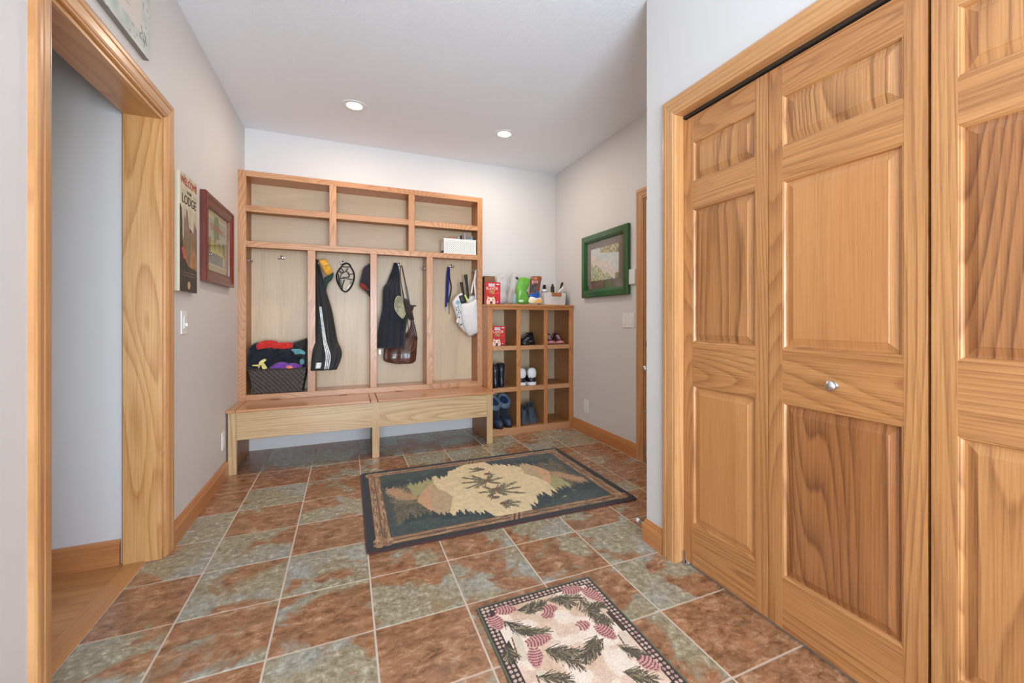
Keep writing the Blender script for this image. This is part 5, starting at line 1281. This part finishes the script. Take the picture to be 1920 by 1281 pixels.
single('clipboard', MB().box(2.086, 3.95, TZ, 2.092, 4.14, TZ+.145), pbr('gray_panel', (150, 148, 144), .5), 'thin gray board standing beside the cream caddy near the right wall', 'board', bev=.001)

# ================================================================ SHOES IN THE CUBBY
def shoe(name, lab, loc, rz, L=.27, Wd=.095, H=.085, up='black', sole='white', acc='white', cat='shoe', rot=None, toe=None, group=None):
    t = thing(name, lab, cat, loc, rot or (0, 0, rz), group=group)
    def half(f):                                  # half width along the length, f = 0 heel, 1 toe
        return Wd/2*(.70+.10*math.sin(PI*min(1, f*1.6))+.26*math.sin(PI*max(0, min(1, (f-.25)/1.0))))*(1-max(0, (f-.80)/.2)**2.4*.72)*(1-max(0, (.10-f)/.10)**2*.35)
    N = 22; rs = []
    so = MB(); rr = []
    for i in range(N+1):
        f = i/N; w = half(f)+.003; y = (f-.5)*L*1.0; lift = .012*max(0, (f-.75)/.25)**2
        rr.append([(-w, y, .001+lift), (-w-.001, y, .012+lift), (-w, y, .026+lift), (0, y, .028+lift), (w, y, .026+lift), (w+.001, y, .012+lift), (w, y, .001+lift), (0, y, lift)])
    so.loft(rr, True); part('sole', so, K2[sole], t, False, sharp=60)
    u = MB(); rr = []
    for i in range(N+1):
        f = i/N; w = half(f)*.97; y = (f-.5)*L*.97; lift = .012*max(0, (f-.75)/.25)**2
        h = H*(1.0 if f < .30 else 1-.62*min(1, (f-.30)/.55)**1.1); h *= (1-max(0, (f-.90)/.1)**2*.55); h *= (1-.08*math.sin(PI*min(1, f/.3)))
        ring = []
        for k in range(13):
            a = PI*k/12; pw = .72 if f < .3 else .9
            x = -w*math.copysign(abs(math.cos(a))**(.7 if f < .35 else .85), math.cos(a))*(1-.13*math.sin(a)*(1 if f < .45 else .6)); z = .024+lift+(h-.024)*abs(math.sin(a))**pw
            ring.append((x, y, z))
        rr.append(ring)
    u.loft(rr, True, smooth=True); part('upper', u, K2[up], t, False, sharp=75)
    c = MB().tube(closed_path([(-.02*Wd/.095, -L*.42, H+.002), (.02*Wd/.095, -L*.42, H+.002), (.026, -L*.30, H-.004), (.02, -L*.17, H-.003), (-.02, -L*.17, H-.003), (-.026, -L*.30, H-.004)], 4), .0055, 8)
    part('collar', c, K2[up], t, False, sharp=180)
    part('opening', MB().lathe([(.0, .003), (.024, .003), (.024, .006), (.0, .006)], (0, -L*.29, H-.004), 16), M['rubber'], t, False)
    l = MB()
    for i in range(5):
        f = .42+.075*i; y = (f-.5)*L; z = H*(1-.62*min(1, (f-.30)/.55)**1.1)+.001; l.tube([(-.017, y, z-.004), (0, y+.003, z+.002), (.017, y, z-.004)], .0022, 6)
    part('laces', l, K2[acc], t, False)
    b = MB().box(-.004, -.005, 0, .004, .03, .002)
    for s in (-1, 1):
        sd = MB().tube([(s*half(.42)*.93, -L*.12, .034), (s*half(.5)*.90, L*.0, .040), (s*half(.62)*.92, L*.10, .034)], .0028, 6); part('side_mark', sd, K2[acc], t, False)
    return t
K2 = dict(black=M['rubber'], white=pbr('white_mesh', (232, 232, 234), .6, bump=.3), maroon=pbr('maroon_mesh', (112, 34, 58), .6, bump=.3), pink=pbr('dusty_pink_sole', (196, 128, 128), .5), gray=pbr('dark_gray_mesh', (66, 72, 80), .7, bump=.4), darkgray=pbr('gray_rubber_sole', (88, 86, 84), .6), silver=pbr('silver_trim', (190, 196, 204), .35, .3), knit=pbr('black_blue_knit', (22, 28, 38), .6, bump=.4))
# top middle: black running shoes seen side-on, toes to the left
shoe('running_shoe', 'black running shoe with silver trim nearer the front of the middle top cubby', (1.655, 3.975, .857), PI/2+.62, .21, .092, .080, 'knit', 'black', 'silver')
shoe('running_shoe', 'black running shoe behind the front one in the middle top cubby', (1.680, 4.085, .857), PI/2+.45, .22, .095, .112, 'black', 'black', 'silver')
# top right: maroon pair, heels out
shoe('sneaker', 'left maroon sneaker of the pair in the top right cubby', (1.918, 4.03, .857), PI-.18, .23, .104, .098, 'maroon', 'pink', 'white')
shoe('sneaker', 'right maroon sneaker of the pair in the top right cubby', (2.026, 4.03, .857), PI-.22, .23, .104, .098, 'maroon', 'pink', 'white')
# middle: white and black trainers with heels out
def trainer(lab, loc, rz):
    t = shoe('running_shoe', lab, loc, rz, .25, .098, .100, 'black', 'white', 'white')
    hc = MB(); rr = []
    for z, rx, ry in ((.060, .030, .022), (.075, .038, .030), (.100, .043, .035), (.122, .042, .034), (.140, .034, .028), (.150, .020, .018), (.153, .004, .004)):
        rr.append([(math.cos(a)*rx, -.098-math.sin(a)*ry*(.5 if math.sin(a) < 0 else 1)*1.0+.008*(z-.06)/.09, z) for a in np.linspace(0, 2*PI, 21)[:-1]])
    part('heel_collar', hc.loft(rr, True), K2['white'], t, False, sharp=180, label='white padded heel'); t.scale = (1.12, 1.0, 1.12)
    return t
trainer('black and white trainer partly behind the divider in the middle row cubby', (1.588, 4.06, .457), .0)
trainer('black and white trainer with a tall white heel in the middle row cubby', (1.700, 4.05, .457), -.04)
# chelsea boots
def boot(name, lab, loc, rz, h=.235, r=.043, mat='black', foot='black', fur=False, L=.25):
    t = thing(name, lab, 'boot', loc, (0, 0, rz))
    mb = MB(); rr = []
    S_ = [(0, .02, r*1.0, .050, 0), (.03, .02, r*1.02, .052, 0)]
    def ring(z, cy, rx, ry, tilt=0, n=28): return [(math.cos(a)*rx, cy+math.sin(a)*ry, z+math.sin(a)*tilt) for a in np.linspace(0, 2*PI, n+1)[:-1]]
    w_ = r/.043
    rr = [ring(.018, .045, .040, .120), ring(.030, .046, .044, .124), ring(.050, .042, .043, .118), ring(.068, .026, .041, .098), ring(.085, .002, .039, .070), ring(.105, -.018, r*.93, .052), ring(.14, -.024, r*.95, .049), ring(h*.72, -.024, r*1.02, .050)]+([ring(h, -.024, r*1.05, .052, .010)] if not fur else [])
    mb.loft(rr, True); part('boot_shaft', mb, K3[mat], t, False, sharp=180)
    s = MB().loft([ring(.001, .045, .041, .122), ring(.008, .045, .044, .126), ring(.022, .045, .044, .126), ring(.024, .045, .040, .120)], True); part('sole', s, M['rubber'], t, False, sharp=50)
    if not fur:
        for sgn in (-1, 1): part('elastic_panel', MB().tube([(sgn*(r*.99), -.024, h-.01), (sgn*(r*.95), -.024, h*.62), (sgn*r*.92, -.02, h*.5)], .012, 8, .003, up=(0, 1, 0)), K3['elastic'], t, False)
        part('pull_tab', MB().tube([(0, -.076, h-.03), (0, -.080, h+.008), (0, -.070, h+.014), (0, -.066, h-.02)], .006, 6, .002, up=(1, 0, 0)), K3['elastic'], t, False)
        part('opening', MB().lathe([(0, 0), (r*.9, 0), (r*.9, .003), (0, .003)], (0, -.024, h-.002), 18), K3['elastic'], t, False)
    else:
        cuff = []
        for z, q, tz in ((h-.060, 1.00, .6), (h-.048, 1.20, .9), (h-.022, 1.27, 1), (h+.000, 1.22, 1), (h+.008, 1.05, 1), (h+.0, .92, 1), (h-.03, .84, 1)):
            cuff.append([(math.cos(a)*r*q*(1+.07*mnoise.noise(Vector((math.cos(a)*4, math.sin(a)*4, z*50)))), -.024+math.sin(a)*.052*q, z-math.sin(a)*.042*tz+(.005*mnoise.noise(Vector((math.cos(a)*6, math.sin(a)*6, z*60))))) for a in np.linspace(0, 2*PI, 41)[:-1]])
        part('fur_cuff', MB().loft(cuff, False), K3['fur'], t, False, sharp=180, label='gray blue fur cuff')
        part('lining', MB().loft([[(math.cos(a)*r*.86, -.024+math.sin(a)*.052*.86, h-.022-math.sin(a)*.042) for a in np.linspace(0, 2*PI, 33)[:-1]], [(math.cos(a)*r*.5, -.024+math.sin(a)*.02, h-.08) for a in np.linspace(0, 2*PI, 33)[:-1]]], True), K3['deep'], t, False, label='deep blue lining')
        ft = [ring(.020, .062, .0445, .108), ring(.045, .060, .0465, .108), ring(.066, .052, .0445, .094), ring(.082, .036, .043, .070), ring(.088, .02, .035, .05)]
        part('rubber_foot', MB().loft(ft, True), K3['foot'], t, False, sharp=180, label='blue gray rubber toe')
    return t
K3 = dict(deep=cloth('deep_blue_lining', (20, 44, 84)), black=pbr('navy_rubber_boot', (22, 30, 42), .35, coat=.2), elastic=pbr('elastic_black', (18, 18, 22), .8), suede=cloth('navy_suede', (24, 28, 40)), fur=cloth('gray_blue_fur', (96, 112, 128), bump=1, bs=160), foot=pbr('blue_gray_rubber', (50, 62, 82), .4))
boot('ankle_boot', 'left black ankle boot of the pair in the middle left cubby', (1.293, 3.955, .457), .04, .212, .037)
boot('ankle_boot', 'right black ankle boot of the pair in the middle left cubby', (1.368, 3.985, .457), .0, .222, .037)
boot('winter_boot', 'left winter boot with a gray fur cuff in the bottom left cubby', (1.328, 4.02, .068), PI*1.02, .238, .052, 'suede', fur=True)
boot('winter_boot', 'right winter boot with a gray fur cuff in the bottom left cubby', (1.442, 4.05, .068), PI*.99, .246, .052, 'suede', fur=True)
# dark gray sneakers leaning on their heels in the bottom middle compartment
shoe('sneaker', 'dark gray sneaker standing upright at the left of the bottom middle cubby', (1.622, 4.01, .128), 0, .205, .088, .085, 'gray', 'darkgray', 'black', rot=(math.radians(-52), 0, PI+.1))
shoe('sneaker', 'dark gray sneaker tilted against the other one in the bottom middle cubby', (1.722, 4.035, .142), 0, .225, .098, .088, 'gray', 'darkgray', 'black', rot=(math.radians(-58), math.radians(8), PI-.12))
